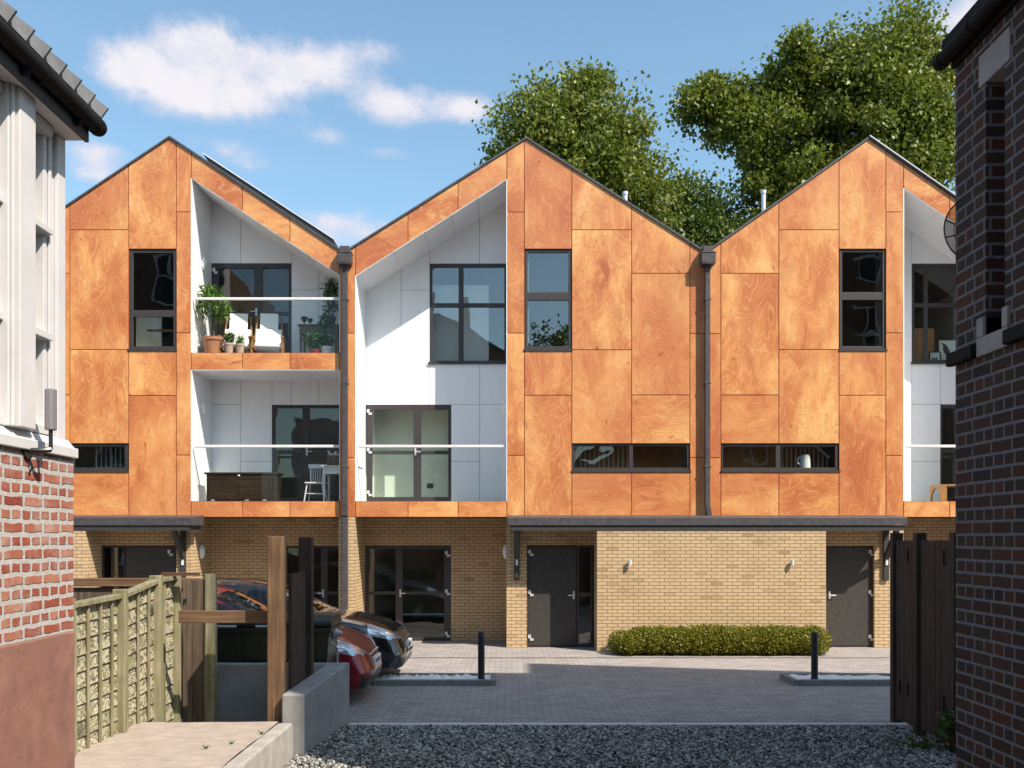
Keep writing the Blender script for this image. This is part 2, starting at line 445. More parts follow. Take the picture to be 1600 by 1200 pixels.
def one(name, mb, mats, label, cat, group=None, kind=None, **k):
    return tag(mb.build(name, mats, None, **k), label, cat, group, kind)
def struct(name, mb, mats, kind='structure', **k):
    return tag(mb.build(name, mats, None, **k), kind=kind)

def fastmesh(name, verts, faces, mats, parent, pid, smooth=False):
    """verts (n,3) numpy, faces (m,k) numpy"""
    me = bpy.data.meshes.new(name); og = org(parent) if parent is not None else Vector((0, 0, 0))
    verts = verts-np.array(og)
    n, k = faces.shape
    me.vertices.add(len(verts)); me.vertices.foreach_set('co', verts.astype(np.float32).ravel())
    me.loops.add(n*k); me.loops.foreach_set('vertex_index', faces.astype(np.int32).ravel())
    me.polygons.add(n); me.polygons.foreach_set('loop_start', np.arange(0, n*k, k, dtype=np.int32)); me.polygons.foreach_set('loop_total', np.full(n, k, np.int32))
    me.materials.append(M[mats])
    a = me.attributes.new('pid', 'FLOAT_VECTOR', 'FACE'); a.data.foreach_set('vector', pid.astype(np.float32).ravel())
    if smooth: me.polygons.foreach_set('use_smooth', np.ones(n, bool))
    me.update(calc_edges=True); me.validate()
    o = bpy.data.objects.new(name, me); COL.objects.link(o)
    if parent is not None: o.parent = parent; ORG[o.name] = og
    return o
def leaves(name, pts, size, mat, parent, droop=.5, aspect=.6, svar=.35, fold=.25):
    """one small folded leaf (two triangles) per point"""
    n = len(pts)
    d = np.random.normal(size=(n, 3)); d[:, 2] -= droop; d /= np.linalg.norm(d, axis=1)[:, None]
    q = np.random.normal(size=(n, 3)); q[:, 2] += 1.0
    s_ = np.cross(d, q); s_ /= np.linalg.norm(s_, axis=1)[:, None]
    nn = np.cross(s_, d)
    L = size*(1+svar*(np.random.rand(n)*2-1))[:, None]
    a = pts; tip = pts+d*L; mid = pts+d*L*.38
    l = mid+s_*L*aspect*.5+nn*L*fold*.3; r = mid-s_*L*aspect*.5+nn*L*fold*.3
    v = np.stack([a, l, tip, r], 1).reshape(-1, 3)
    i = np.arange(n)*4
    f = np.concatenate([np.stack([i, i+2, i+1], 1), np.stack([i, i+3, i+2], 1)])
    pr = np.random.rand(n, 3); pid = np.concatenate([pr, pr])
    return fastmesh(name, v, f, mat, parent, pid)
def ell_points(n, c, r, shell=.5):
    p = np.random.normal(size=(n, 3)); p /= np.linalg.norm(p, axis=1)[:, None]
    rad = (shell+(1-shell)*np.random.rand(n)**.6)[:, None]
    return np.array(c)+p*rad*np.array(r)

def clip(poly, a, b, c):
    """keep the part of poly (px,py) where a*x+b*y+c >= 0"""
    out = []
    for i in range(len(poly)):
        p, q = poly[i], poly[(i+1) % len(poly)]
        dp = a*p[0]+b*p[1]+c; dq = a*q[0]+b*q[1]+c
        if dp >= 0: out.append(p)
        if (dp >= 0) != (dq >= 0):
            t = dp/(dp-dq); out.append((p[0]+t*(q[0]-p[0]), p[1]+t*(q[1]-p[1])))
    return out
def below(poly, x0, y0, x1, y1):
    """keep the part below (larger y) the line through two pixels, x0 < x1"""
    return clip(poly, -(y1-y0), (x1-x0), -((x1-x0)*y0-(y1-y0)*x0))
def above(poly, x0, y0, x1, y1):
    return clip(poly, (y1-y0), -(x1-x0), ((x1-x0)*y0-(y1-y0)*x0))
def inset(poly, d):
    n = len(poly); cx = sum(p[0] for p in poly)/n; cy = sum(p[1] for p in poly)/n
    ar = sum(poly[i][0]*poly[(i+1) % n][1]-poly[(i+1) % n][0]*poly[i][1] for i in range(n))
    if ar < 0: poly = poly[::-1]
    lines = []
    for i in range(n):
        p, q = poly[i], poly[(i+1) % n]
        dx, dy = q[0]-p[0], q[1]-p[1]; L = math.hypot(dx, dy) or 1
        nx, ny = -dy/L, dx/L
        lines.append((p[0]+nx*d, p[1]+ny*d, dx, dy))
    out = []
    for i in range(n):
        x0, y0, dx0, dy0 = lines[i-1]; x1, y1, dx1, dy1 = lines[i]
        den = dx0*dy1-dy0*dx1
        if abs(den) < 1e-6: out.append((x1, y1)); continue
        t = ((x1-x0)*dy1-(y1-y0)*dx1)/den
        out.append((x0+dx0*t, y0+dy0*t))
    return out
def dedupe(poly):
    out = []
    for p in poly:
        if not out or math.hypot(p[0]-out[-1][0], p[1]-out[-1][1]) > .6: out.append(p)
    if len(out) > 1 and math.hypot(out[0][0]-out[-1][0], out[0][1]-out[-1][1]) < .6: out.pop()
    return out
def rect(x0, x1, y0, y1): return [(x0, y0), (x1, y0), (x1, y1), (x0, y1)]
def world(poly, Y): return [(X(p[0], Y), Z(p[1], Y)) for p in poly]

# ------------------------------------------------------------------ windows and doors (pixel sizes at the plane they sit in)
def window(parent, Y, xb, yb, glass='glass', sill=True, name='window', depth=.07, label=None, open_bottom=False, proud=0):
    x0, x1 = xb[0][0], xb[-1][1]; y0, y1 = yb[0][0], yb[-1][1]
    f = MB()
    for a, b in xb: f.box(X(a, Y), X(b, Y), Y-proud, Y-proud+depth, Z(y1, Y), Z(y0, Y))
    for i in range(len(xb)-1):
        for a, b in yb: f.box(X(xb[i][1], Y), X(xb[i+1][0], Y), Y-proud+.004, Y-proud+depth-.004, Z(b, Y), Z(a, Y))
    o = f.build(name, 'frame', parent, bevel=.004)
    if label: o['label'] = label
    g = MB(); yy = Y-proud+depth*.55
    for i in range(len(xb)-1):
        for j in range(len(yb)-1):
            g.add([(X(xb[i][1], Y)-.004, yy, Z(yb[j+1][0], Y)-.004), (X(xb[i+1][0], Y)+.004, yy, Z(yb[j+1][0], Y)-.004), (X(xb[i+1][0], Y)+.004, yy, Z(yb[j][1], Y)+.004), (X(xb[i][1], Y)-.004, yy, Z(yb[j][1], Y)+.004)], [(0, 1, 2, 3)])
    g.build('pane', glass, o)
    if sill:
        MB().box(X(x0-2, Y), X(x1+2, Y), Y-proud-.05, Y-proud-.001, Z(y1+3, Y), Z(y1-.2, Y)).build('sill', 'frame', o)
    return o
def handle(parent, px, py, Y, d=1):
    x, z = X(px, Y), Z(py, Y)
    m = MB(); m.box(x-.022, x+.022, Y-.012, Y, z-.09, z+.09)
    m.tube([(x, Y-.005, z), (x, Y-.06, z), (x-d*.13, Y-.06, z)], .013, 8)
    return m.build('handle', 'steel', parent, bevel=.003)
def hinge(parent, px, py, Y):
    x, z = X(px, Y), Z(py, Y)
    m = MB(); m.box(x-.055, x-.005, Y-.022, Y, z-.002, z+.075); m.box(x-.002, x+.065, Y-.022, Y, z-.055, z-.005); m.tube([(x-.003, Y-.014, z-.06), (x-.003, Y-.014, z+.08)], .012, 8)
    return m.build('hinge', 'steel', parent)

def panels(plist, Y, thick, gap, mats, parent, name, back=None, backmat=None, backthick=.12, rough=None):
    m = MB()
    for it in plist:
        poly = it[0] if isinstance(it, tuple) and isinstance(it[0], list) else it
        rot = it[1] if isinstance(it, tuple) and isinstance(it[0], list) else 0
        poly = dedupe(poly)
        if len(poly) < 3: continue
        m.rnd(); m.r = rot
        m.prism(world(inset(poly, gap), Y), Y, Y+thick, 'y')
    o = m.build(name, mats, parent)
    if back:
        b = MB()
        for it in plist:
            poly = it[0] if isinstance(it, tuple) and isinstance(it[0], list) else it
            poly = dedupe(poly)
            if len(poly) >= 3: b.prism(world(poly, Y), Y+thick+.001, Y+thick+backthick, 'y')
        b.build(back, backmat, parent)
    return o

# ------------------------------------------------------------------ the terrace
VAL1, VAL2, VAL3 = 541, 1103, 1612
def house(name, label, xl, xr, apex, sl, sr, cols, bands, soff, balc, mid, side):
    """apex (px,py); sl/sr slopes; cols: list of (x0,x1,[y..],skip) ; bands lists; soff line; balc (x0,x1)"""
    h = thing('terraced_house', label, 'house', (X(apex[0]), F, 0))
    ax, ay = apex
    L0 = (ax-600, ay+2.9+600*sl); R1 = (ax+600, ay+2.9+600*sr); A = (ax, ay+2.9)
    def roofclip(p):
        p = below(p, L0[0], L0[1], A[0], A[1]); return below(p, A[0], A[1], R1[0], R1[1]) if p else p
    pl = []
    for x0, x1, ys in cols:
        for y0, y1 in ys:
            p = roofclip(rect(x0, x1, y0, y1))
            if len(p) >= 3: pl.append((p, 1 if (y1-y0) < (x1-x0)*.9 else 0))
    for x0, x1 in bands:
        p = roofclip(rect(x0, x1, 100, 700)); p = above(p, *soff); pl.append((p, 1))
    for x0, x1 in bands:
        pl.append((rect(x0, x1, 783, 808), 1))
        if mid: pl.append((rect(x0, x1, 551, 578), 1))
    panels(pl, F, .010, .62, 'ply', h, 'timber_cladding', 'wall', 'plyback', .13)
    # roof: two sloping slabs with a dark verge
    xe0, xe1 = xl+7, xr-7
    ye0 = ay+(ax-xe0)*sl; ye1 = ay+(xe1-ax)*sr
    rm = MB(); th = 3.3
    rm.prism(world([(xe0, ye0), (ax, ay), (ax, ay+th), (xe0, ye0+th)], F), F-.035, F+10, 'y')
    rm.prism(world([(ax, ay), (xe1, ye1), (xe1, ye1+th), (ax, ay+th)], F), F-.035, F+10, 'y')
    for a_, b_, ye_ in ((xl+.2, xl+9, ye0), (xr-9, xr-.2, ye1)): rm.box(X(a_), X(b_), F+.2, F+9.99, Z(ye_+8), Z(ye_+1))
    rm.build('roof', 'slate', h)
    # side, back walls and floors of the shell
    s = MB()
    for px, ye_ in ((xl+1, ye0), (xr-4, ye1)): s.box(X(px), X(px+3), F+.17, F+10, .0, Z(ye_+2))
    s.prism(world([(xl+4, ay+1.5+(ax-xl-4)*sl), (ax, ay+1.5), (xr-4, ay+1.5+(xr-4-ax)*sr), (xr-4, 1012), (xl+4, 1012)], F), F+9.8, F+10, 'y')
    s.box(X(xl+4), X(xr-4), BK+.14, F+9.8, 2.95, 3.22); s.box(X(xl+4), X(xr-4), BK+.14, F+9.8, 6.25, 6.53)
    bx0, bx1 = balc
    # rooms behind the flush windows stop at the balcony side walls
    if side == 'R':
        s.box(X(xl+4), X(bx0)-.09, F+.17, BK+.139, 2.96, 3.21); s.box(X(xl+4), X(bx0)-.09, F+.17, BK+.139, 6.26, 6.52)
    else:
        s.box(X(bx1)+.09, X(xr-4), F+.17, BK+.139, 2.96, 3.21); s.box(X(bx1)+.09, X(xr-4), F+.17, BK+.139, 6.26, 6.52)
    s.build('interior', 'interior', h)
    return h, roofclip

def rear(px): return 800+(px-800)*RS
def rearY(py): return 840+(py-840)*RS

def balcony(h, x0, x1, soff, tops, rects, seams, midfloor=None, lowrects=None, lowseams=None):
    """white lining: side walls, sloping ceiling, back wall panels (given in back-wall pixels)"""
    m = MB()
    so = (rear(soff[0]), rearY(soff[1]), rear(soff[2]), rearY(soff[3]))
    pl = [below(rect(*r), *so) for r in rects]+[rect(*r) for r in (lowrects or [])]
    panels([p for p in pl if len(p) >= 3], BK, .012, .32, 'white', h, 'lining', 'backing', 'whitegap', .10)
    # side walls in panels
    def soffz(px): return Z(soff[1]+(px-soff[0])*(soff[3]-soff[1])/(soff[2]-soff[0]))
    w = MB(); g = MB()
    for px, sg in ((x0, -1), (x1, 1)):
        zt = soffz(px)
        xx = X(px)-sg*.006
        zs = [3.27, 4.9, 6.39, 8.0, zt] if midfloor is None else [3.27, 4.62, Z(578), Z(551), 7.6, zt]
        zs = [z for z in zs if z < zt]+[zt]
        for a, b in zip(zs[:-1], zs[1:]):
            if midfloor and abs(a-Z(578)) < .01: continue
            w.box(xx, xx+sg*.03, F+.004, BK-.003, a+.004, b-.004)
        g.box(xx+sg*.031, xx+sg*.085, F+.165, BK-.003, 3.25, zt)
    # sloping ceiling
    edges = [x0]+seams+[x1]
    fr = [800+(e-800)/RS if 0 < i < len(edges)-1 else e for i, e in enumerate(edges)]
    for a, b in zip(fr[:-1], fr[1:]):
        w.prism([(X(a)+.004, soffz(a)-.006), (X(b)-.004, soffz(b)-.006), (X(b)-.004, soffz(b)+.02), (X(a)+.004, soffz(a)+.02)], F+.004, BK-.003, 'y')
    g.prism([(X(x0), soffz(x0)+.034), (X(x1), soffz(x1)+.034), (X(x1), soffz(x1)+.10), (X(x0), soffz(x0)+.10)], F+.165, BK-.003, 'y')
    if midfloor:
        for a, b in zip(fr[:-1], fr[1:]):
            w.box(X(a)+.004, X(b)-.004, F+.004, BK-.003, Z(578)-.006, Z(578)+.02)
        g.box(X(x0), X(x1), F+.165, BK-.003, Z(578)+.022, Z(551)-.01)
    w.build('balcony_wall', 'white', h); g.build('balcony_backing', 'whitegap', h)
    fl = MB(); fl.box(X(x0), X(x1), F+.165, BK, 2.94, 3.26)
    fl.build('balcony_floor', 'concrete', h)

def railing(h, x0, x1, py):
    zf = Z(551) if py < 600 else Z(783)
    r = MB(); r.box(X(x0)+.03, X(x1)-.02, F+.035, F+.085, Z(py+2.2), Z(py-2.2))
    o = r.build('handrail', 'whitepaint', h, bevel=.012)
    g = MB(); g.add([(X(x0)+.05, F+.06, zf-.02), (X(x1)-.04, F+.06, zf-.02), (X(x1)-.04, F+.06, Z(py+2)), (X(x0)+.05, F+.06, Z(py+2))], [(0, 1, 2, 3)]); g.build('glass_panel', 'railglass', o)
    return o
def bracket_light(): pass

HC = [(693, 735)]
# ---- house 1
c1 = [(-2, 109, [(150, 427), (427, 617), (617, 808)]),
      (109, 201, [(200, 359), (359, 546), (546, 693), (735, 808)]),
      (201, 275.5, [(200, 389), (546, 618), (618, 808)]),
      (275.5, 298.8, [(200, 331), (331, 520), (520, 711), (711, 808)]),
      (530.5, 541, [(380, 520), (520, 711), (711, 808)])]
s1 = (299, 278.6, 530, 429.6)
h1, rc1 = house('h', 'timber gabled house at the left end with two stacked balconies and a solar panel', -4, VAL1, (265.3, 212.5), .669, .662, c1,
           [(298.8, 379), (379, 453), (453, 530.5)], s1, (299, 530.3), True, 'R')
balcony(h1, 299, 530.3, s1, None,
        [(329.4, 376, 280, 411.5), (376, 455.3, 280, 411.5), (455.3, 498, 300, 453), (455.3, 498, 453, 571), (498, 548, 300, 571)],
        [376, 455, 498], midfloor=True,
        lowrects=[(329.4, 376, 594, 632), (329.4, 376, 632, 788), (376, 425, 594, 721), (376, 425, 721, 788), (425, 455, 594, 632.8), (455, 498, 594, 632.8), (498, 546, 594, 632.8)])
railing(h1, 300, 530.5, 466); railing(h1, 300, 530.5, 697)
window(h1, F+.03, [(202.5, 207.5), (271, 275.4)], [(389.5, 395), (484.5, 495), (541, 546)], proud=0)
window(h1, F+.03, [(103, 115.5), (196, 200.5)], [(693.2, 697.5), (730.5, 735)])
d = window(h1, BK, [(329.6, 341), (397, 409.5), (451, 455.3)], [(411.5, 419), (487, 492.5), (560, 570.8)], sill=False, name='balcony_door')
handle(d, 400.5, 487.5, BK, 1); hinge(d, 336, 424, BK); hinge(d, 336, 488, BK)
d = window(h1, BK, [(425, 429.5), (472.5, 483.5), (529, 546)], [(632.8, 637.5), (703.5, 709), (778, 787.5)], sill=False, name='balcony_door')
handle(d, 479.5, 706, BK, -1)

# ---- house 2
c2 = [(541, 555.6, [(360, 520.5), (520.5, 715), (715, 808)]),
      (792, 819.5, [(150, 331.4), (331.4, 520.5), (520.5, 711.5), (711.5, 808)]),
      (819.5, 893.5, [(150, 389), (546, 617.5), (617.5, 808)]),
      (893.5, 987, [(150, 359), (359, 546.5), (546.5, 693), (735, 808)]),
      (987, 1078, [(150, 427), (427, 617), (617, 693), (735, 808)]),
      (1078, 1103, [(150, 521), (521, 715), (715, 808)])]
s2 = (555.6, 431, 791.6, 280.4)
h2, rc2 = house('h', 'timber gabled house in the middle with a double height white balcony', VAL1, VAL2, (822.3, 214), .629, .637, c2,
           [(555.6, 637.5), (637.5, 715.7), (715.7, 792)], s2, (555.6, 791.6), False, 'L')
balcony(h2, 555.6, 791.6, s2, None,
        [(571, 626.5, 300, 564.5), (626.5, 671.5, 300, 453.3), (626.5, 671.5, 453.3, 632.5), (671.5, 749.5, 280, 412), (749.5, 793, 270, 412),
         (571, 626.5, 564.5, 632.5), (671.5, 749.5, 567, 632.5), (704.8, 749.5, 632.5, 721), (704.8, 749.5, 721, 788), (749.5, 793, 567, 631.7), (749.5, 793, 631.7, 788)],
        [626.5, 671.5, 711, 749.5])
railing(h2, 556, 788, 697)
window(h2, BK, [(671.5, 675.5), (716.5, 724.3), (788, 791)], [(412.2, 417.5), (473.5, 480), (563.5, 566)], glass='bluglass')
d = window(h2, BK, [(572.3, 581.5), (646, 658), (700.3, 704.8)], [(632.5, 640.3), (704, 709.7), (776.5, 787.5)], sill=False, name='balcony_door')
handle(d, 649, 706, BK, -1)
for y in (644.6, 705, 771.5): hinge(d, 577, y, BK)
window(h2, F+.03, [(820.2, 824.8), (888.5, 893)], [(389.5, 394.5), (456.5, 469), (541, 546)], glass='bluglass')
window(h2, F+.03, [(894, 897), (983, 989), (1073.5, 1077.6)], [(693.2, 697), (731, 735)])

# ---- house 3
c3 = [(1103, 1126.5, [(150, 521), (521, 715), (715, 808)]),
      (1126.5, 1217, [(150, 427), (427, 617), (617, 693), (735, 808)]),
      (1217, 1311, [(150, 359), (359, 546), (546, 693), (735, 808)]),
      (1311, 1384.2, [(150, 389), (546, 617.5), (617.5, 808)]),
      (1384.2, 1412, [(150, 331), (331, 520), (520, 711.5), (711.5, 808)]),
      (1585, 1612, [(380, 520), (520, 711), (711, 808)])]
s3 = (1412.5, 294, 1585, 413)
h3, rc3 = house('h', 'timber gabled house at the right with a white jug in its low window', VAL2, VAL3, (1357.4, 213.6), .703, .69, c3,
           [(1412, 1484), (1484, 1540), (1540, 1585)], s3, (1412.5, 1585), False, 'R')
balcony(h3, 1412.5, 1585, s3, None,
        [(1370, 1424.8, 280, 788), (1424.8, 1469.5, 567, 632), (1469.5, 1530, 567, 632), (1424.8, 1469.5, 632, 721), (1424.8, 1469.5, 721, 788), (1424.8, 1530, 280, 412), (1530, 1542, 300, 788)],
        [1424.8, 1471])
railing(h3, 1413, 1584, 697)
window(h3, BK, [(1424.9, 1428.5), (1443.5, 1449.8), (1526, 1530)], [(412.2, 417.5), (473.5, 480), (562.5, 566)])
d = window(h3, BK, [(1469.5, 1472.5), (1522, 1530)], [(632, 638), (702, 708), (777, 787.5)], sill=False, name='balcony_door')
window(h3, F+.03, [(1311.8, 1316), (1379, 1383.6)], [(389.5, 394), (456.5, 468.5), (541, 546)])
window(h3, F+.03, [(1127.2, 1129.5), (1212, 1219.5), (1305, 1310.4)], [(693.2, 697.5), (731, 735)])
MB().prism(world([(1358, 212.1), (1604, 383), (1604, 385), (1358, 214.1)], F), F-.06, F-.036, 'y').build('verge_trim', 'steel', h3)

# ---- ground floor brickwork
def brick_ground(h, pieces, jambs, back, bx0, bx1):
    b = MB(); zt = 2.912
    for x0, x1, y0, y1 in pieces: b.box(X(x0), X(x1), F+.0, F+.165, Z(y1), Z(y0) if y0 > 808 else zt)
    for px, sg in jambs: b.box(X(px), X(px)+sg*.16, F+.166, BK+.1, 0, zt)
    for x0, x1, y0, y1 in back: b.box(X(x0, BK), X(x1, BK), BK, BK+.1, max(0, Z(y1, BK)), min(zt, Z(y0, BK)))
    b.build('brick_wall', 'buff', h)
    MB().box(X(bx0)+.002, X(bx1)-.002, F+.167, BK-.002, 2.913, 2.938).build('soffit', 'lead', h)
brick_ground(h1, [(0, 156, 808, 1012), (156, 275.3, 808, 852), (275.3, 298, 808, 1012), (529, 540.9, 808, 1012)], [(298, -1), (529, 1)],
             [(320, 445, 790, 1003), (445, 548, 790, 852.5), (529, 548, 852.5, 1003)], 298, 529)
d = window(h1, BK, [(445, 449), (501.5, 512), (528.5, 533)], [(852.5, 856.5), (924, 929), (995, 1001.2)], sill=False, name='patio_door')
handle(d, 505, 926.7, BK, 1)
brick_ground(h2, [(541.1, 555, 808, 1012), (791.5, 823.3, 808, 1012), (823.3, 930.5, 808, 851.5), (930.5, 1102.9, 808, 1012)], [(555, -1), (791.5, 1)],
             [(560, 570.6, 790, 1003), (570.6, 704.8, 790, 852), (704.8, 800, 790, 1003)], 555, 791.5)
d = window(h2, BK, [(570.6, 576), (618, 629.3), (694, 704.8)], [(852, 857.5), (924, 929), (996, 1001.2)], sill=False, name='patio_door')
handle(d, 625.5, 926.7, BK, -1)
for y in (866, 926, 992): hinge(d, 699, y, BK)
brick_ground(h3, [(1103.1, 1290.8, 808, 1012), (1290.8, 1366.5, 808, 852.5), (1366.5, 1412, 808, 1012), (1585, 1611, 808, 1012)], [(1412, -1), (1585, 1)],
             [(1365, 1470, 790, 1003), (1470, 1542, 790, 852)], 1412, 1585)
window(h3, BK, [(1470, 1474), (1510, 1518), (1538, 1542)], [(852, 857.5), (924, 929), (996, 1001.2)], sill=False, name='patio_door')

def front_door(h, x0, x1, y0, leaf, light, hx, hinge_x, hd):
    """dark boarded entrance door with an optional glazed side light"""
    Y = F+.10
    f = MB()
    f.box(X(x0, F)+.002, X(x0, F)+.045, Y, Y+.065, .01, Z(y0)-.002); f.box(X(x1, F)-.045, X(x1, F)-.002, Y, Y+.065, .01, Z(y0)-.002)
    f.box(X(x0, F)+.045, X(x1, F)-.045, Y+.002, Y+.063, Z(y0)-.05, Z(y0)-.002); f.box(X(x0, F)+.045, X(x1, F)-.045, Y+.002, Y+.063, .01, .03)
    if light:
        a, b = light
        f.box(X(a, F)-.05, X(a, F), Y+.003, Y+.06, .03, Z(y0)-.05); f.box(X(b, F), max(X(x0, F), X(b, F))+.04 if False else X(b, F)+.03, Y+.003, Y+.06, .03, Z(y0)-.05)
        f.box(X(a, F), X(b, F), Y+.004, Y+.058, Z(933), Z(926.5)); f.box(X(a, F), X(b, F), Y+.004, Y+.058, Z(1012)+.03, Z(1007))
    o = f.build('entrance_door', 'frame', h, bevel=.003)
    MB().box(X(leaf[0], F), X(leaf[1], F), Y-.006, Y+.05, .034, Z(y0)-.052).build('door_leaf', 'door', o, bevel=.004)
    if light:
        MB().box(X(light[0], F)-.002, X(light[1], F)+.002, Y+.03, Y+.036, .034, Z(y0)-.052).build('pane', 'glass', o)
    handle(o, hx, 930, Y-.006, hd)
    for y in (864.5, 927.5, 997): hinge(o, hinge_x, y, Y-.006)
    # a shadowy hall behind the glazing
    return o
front_door(h2, 823.3, 930.5, 851.5, (826.5, 900.5), (905, 924), 896.5, 829, 1)
front_door(h3, 1290.8, 1366.5, 852.5, (1293.6, 1363.6), None, 1296, 1361, -1)
front_door(h1, 156, 275.3, 852, (194, 272), (174, 190.5), 197, 266, -1)
# hall walls behind the doors
for h, a, b in ((h1, 160, 290), (h2, 815, 940), (h3, 1285, 1380)):
    MB().box(X(a), X(b), F+2.2, F+2.3, 0, 2.9).build('hall_wall', 'honey', h)

# interiors seen through the panes
def room_bits():
    m = MB(); m.box(X(556, BK), X(793, BK), BK+.9, BK+.97, 3.23, 6.24); m.build('partition', 'paleroom', h2)
    m = MB(); m.box(X(662, BK), X(672, BK), BK+.885, BK+.899, Z(760, BK), Z(752, BK)); m.build('socket', 'blackmatt', h2)
    m = MB(); m.box(X(672, BK), X(763, BK), BK+.5, BK+.53, 6.55, 8.6); m.build('blind', 'cloth', h2)
    m = MB(); m.box(X(821), X(825.5), F+.14, F+.16, Z(545), Z(391)); m.build('curtain', 'cloth', h2)
    for h, a_, b_ in ((h2, 896, 1076), (h3, 1129, 1308)): MB().box(X(a_), X(b_), F+.85, F+.88, 3.23, 6.0).build('added_warm_wall', 'honey', h)  # honey wall added close behind the low windows so the panes look less black
    # stair balustrades behind the low windows
    for h, x0, x1, rx in ((h2, 899, 980, -1), (h3, 1222, 1292, 1), (h1, 150, 195, 1)):
        b = MB(); Y = F+.55
        n = int((x1-x0)/7)
        for i in range(n+1):
            px = x0+(x1-x0)*i/n
            top = 690 if rx < 0 else 690+max(0, (px-1272))*1.0 if h is h3 else 690
            b.box(X(px, Y), X(px+1.3, Y), Y, Y+.02, 3.25, Z(top, Y))
        if h is h3: b.tube([(X(1272, Y), Y+.01, Z(694, Y)), (X(1297, Y), Y+.01, Z(715, Y))], .035, 6)
        b.build('stair_balustrade', 'paper', h)
    MB().box(X(206), X(268, F), F+.9, F+.95, Z(504.5), Z(501)).build('banister', 'teak', h1)
    MB().box(X(180), X(222), F+1.2, F+1.25, 6.54, Z(468)).build('partition', 'interior', h1)
room_bits()

# downpipes with hopper heads
def downpipe(h, px, bottom, foot):
    x = X(px); m = MB()
    pts = [(x-.055, Z(412))]
    if foot:
        m.box(x-.057, x+.057, F-.16, F-.05, Z(782), Z(414)); m.prism([(F-.16, Z(782)), (F-.05, Z(782)), (F-.05, Z(808)), (F-.16+.06, Z(808))], x-.057, x+.057, 'x')
        m.prism([(F-.16, Z(782)-.001), (F-.05, Z(782)-.001), (F-.035, Z(806)), (F-.14, Z(806))], x-.056, x+.056, 'x')
        m.box(x-.055, x+.055, F-.125, F-.012, .02, Z(808)-.002)
    else:
        m.box(x-.054, x+.054, F-.16, F-.05, Z(790), Z(414)); m.prism([(x-.054, Z(790)), (x+.054, Z(790)), (x+.10, Z(806)), (x-.005, Z(806))], F-.16, F-.05, 'y')
    for py in (470, 600, 730): m.box(x-.07, x+.07, F-.168, F-.001, Z(py+1.5), Z(py-1.5))
    o = m.build('downpipe', 'lead', h, bevel=.006)
    k = MB(); k.box(x-.155, x+.155, F-.27, F-.02, Z(415), Z(400)); k.prism([(x-.155, Z(415)), (x+.155, Z(415)), (x+.14, Z(417)), (x-.14, Z(417))], F-.265, F-.03, 'y'); k.box(x-.165, x+.165, F-.28, F-.015, Z(400), Z(398)); k.box(x-.11, x+.11, F-.2, F+.2, Z(398), Z(388))
    k.build('hopper_head', 'lead', o, bevel=.006)
downpipe(h1, 540.5, 1012, True); downpipe(h2, 1103.8, 808, False)
# flues and solar panel on the roofs
def flue(h, px, py, Y):
    m = MB(); m.tube([(X(px, Y), Y, Z(py, Y)-1.6), (X(px, Y), Y, Z(py, Y))], .055, 12); m.tube([(X(px, Y), Y, Z(py, Y)-.06), (X(px, Y), Y, Z(py, Y)+.02)], .068, 12)
    m.build('flue', 'steel', h, smooth=True)
flue(h2, 977, 301, F+2.0); flue(h3, 1193, 299, F+2.0)
pn = thing('solar_panel', 'dark solar panel with pale edge on the left house roof slope', 'solar panel', (X(420), F+.3, Z(310)))
MB().prism(world([(317, 240.5), (521, 374), (524, 385), (328, 256)], F), F+.03, F+3.2, 'y').build('panel_body', 'blackmatt', pn)
MB().prism(world([(316, 237.6), (520.4, 371.6), (521.2, 373.7), (316.6, 239.9)], F), F+.01, F+3.25, 'y').build('frame', 'plate', pn)

# ---- projecting brick porches and their canopies
def porch(name, label, x0, x1):
    p = thing(name, label, 'porch', ((x0+x1)/2, BX, 0))
    MB().box(x0, x1, BX, F-.001, 0, 2.607).build('brick_wall', 'buff', p)
    return p
porch('brick_porch', 'wide buff brick porch block behind the hedge between two dark doors', X(933, BX), X(1290.5, BX))
porch('brick_porch', 'buff brick porch block at the far left behind the mossy fence', X(40, BX), X(133.7, BX))
def bracket(parent, px, dx=0, digit=None):
    x = X(px)
    m = MB(); w = .06
    m.box(x-w, x+w, F-.07, F-.001, Z(906), 2.607)
    m.prism([(F-.07, 1.95), (F-.07, 2.12), (F-.55, 2.606), (F-.70, 2.606)], x-w*.8, x+w*.8, 'x')
    o = m.build('bracket', 'darklead', parent, bevel=.006)
    MB().box(x-.026, x+.026, F-.09, F-.0705, Z(883), Z(873.5)).build('bell_push', 'plate', o, bevel=.004)
    if digit:
        cu = bpy.data.curves.new('digit', 'FONT'); cu.body = digit; cu.size = .17; cu.extrude = .004; cu.align_x = 'CENTER'; cu.align_y = 'CENTER'
        t = bpy.data.objects.new('tmp', cu); COL.objects.link(t)
        dg = bpy.context.evaluated_depsgraph_get(); me = bpy.data.meshes.new_from_object(t.evaluated_get(dg))
        bpy.data.objects.remove(t)
        me.transform(Matrix.Translation(Vector((x, F-.075, Z(899)))-org(o)) @ Matrix.Rotation(R(90), 4, 'X'))
        me.materials.clear(); me.materials.append(M['gold'])
        n = bpy.data.objects.new('house_number', me); COL.objects.link(n); n.parent = o
    return o
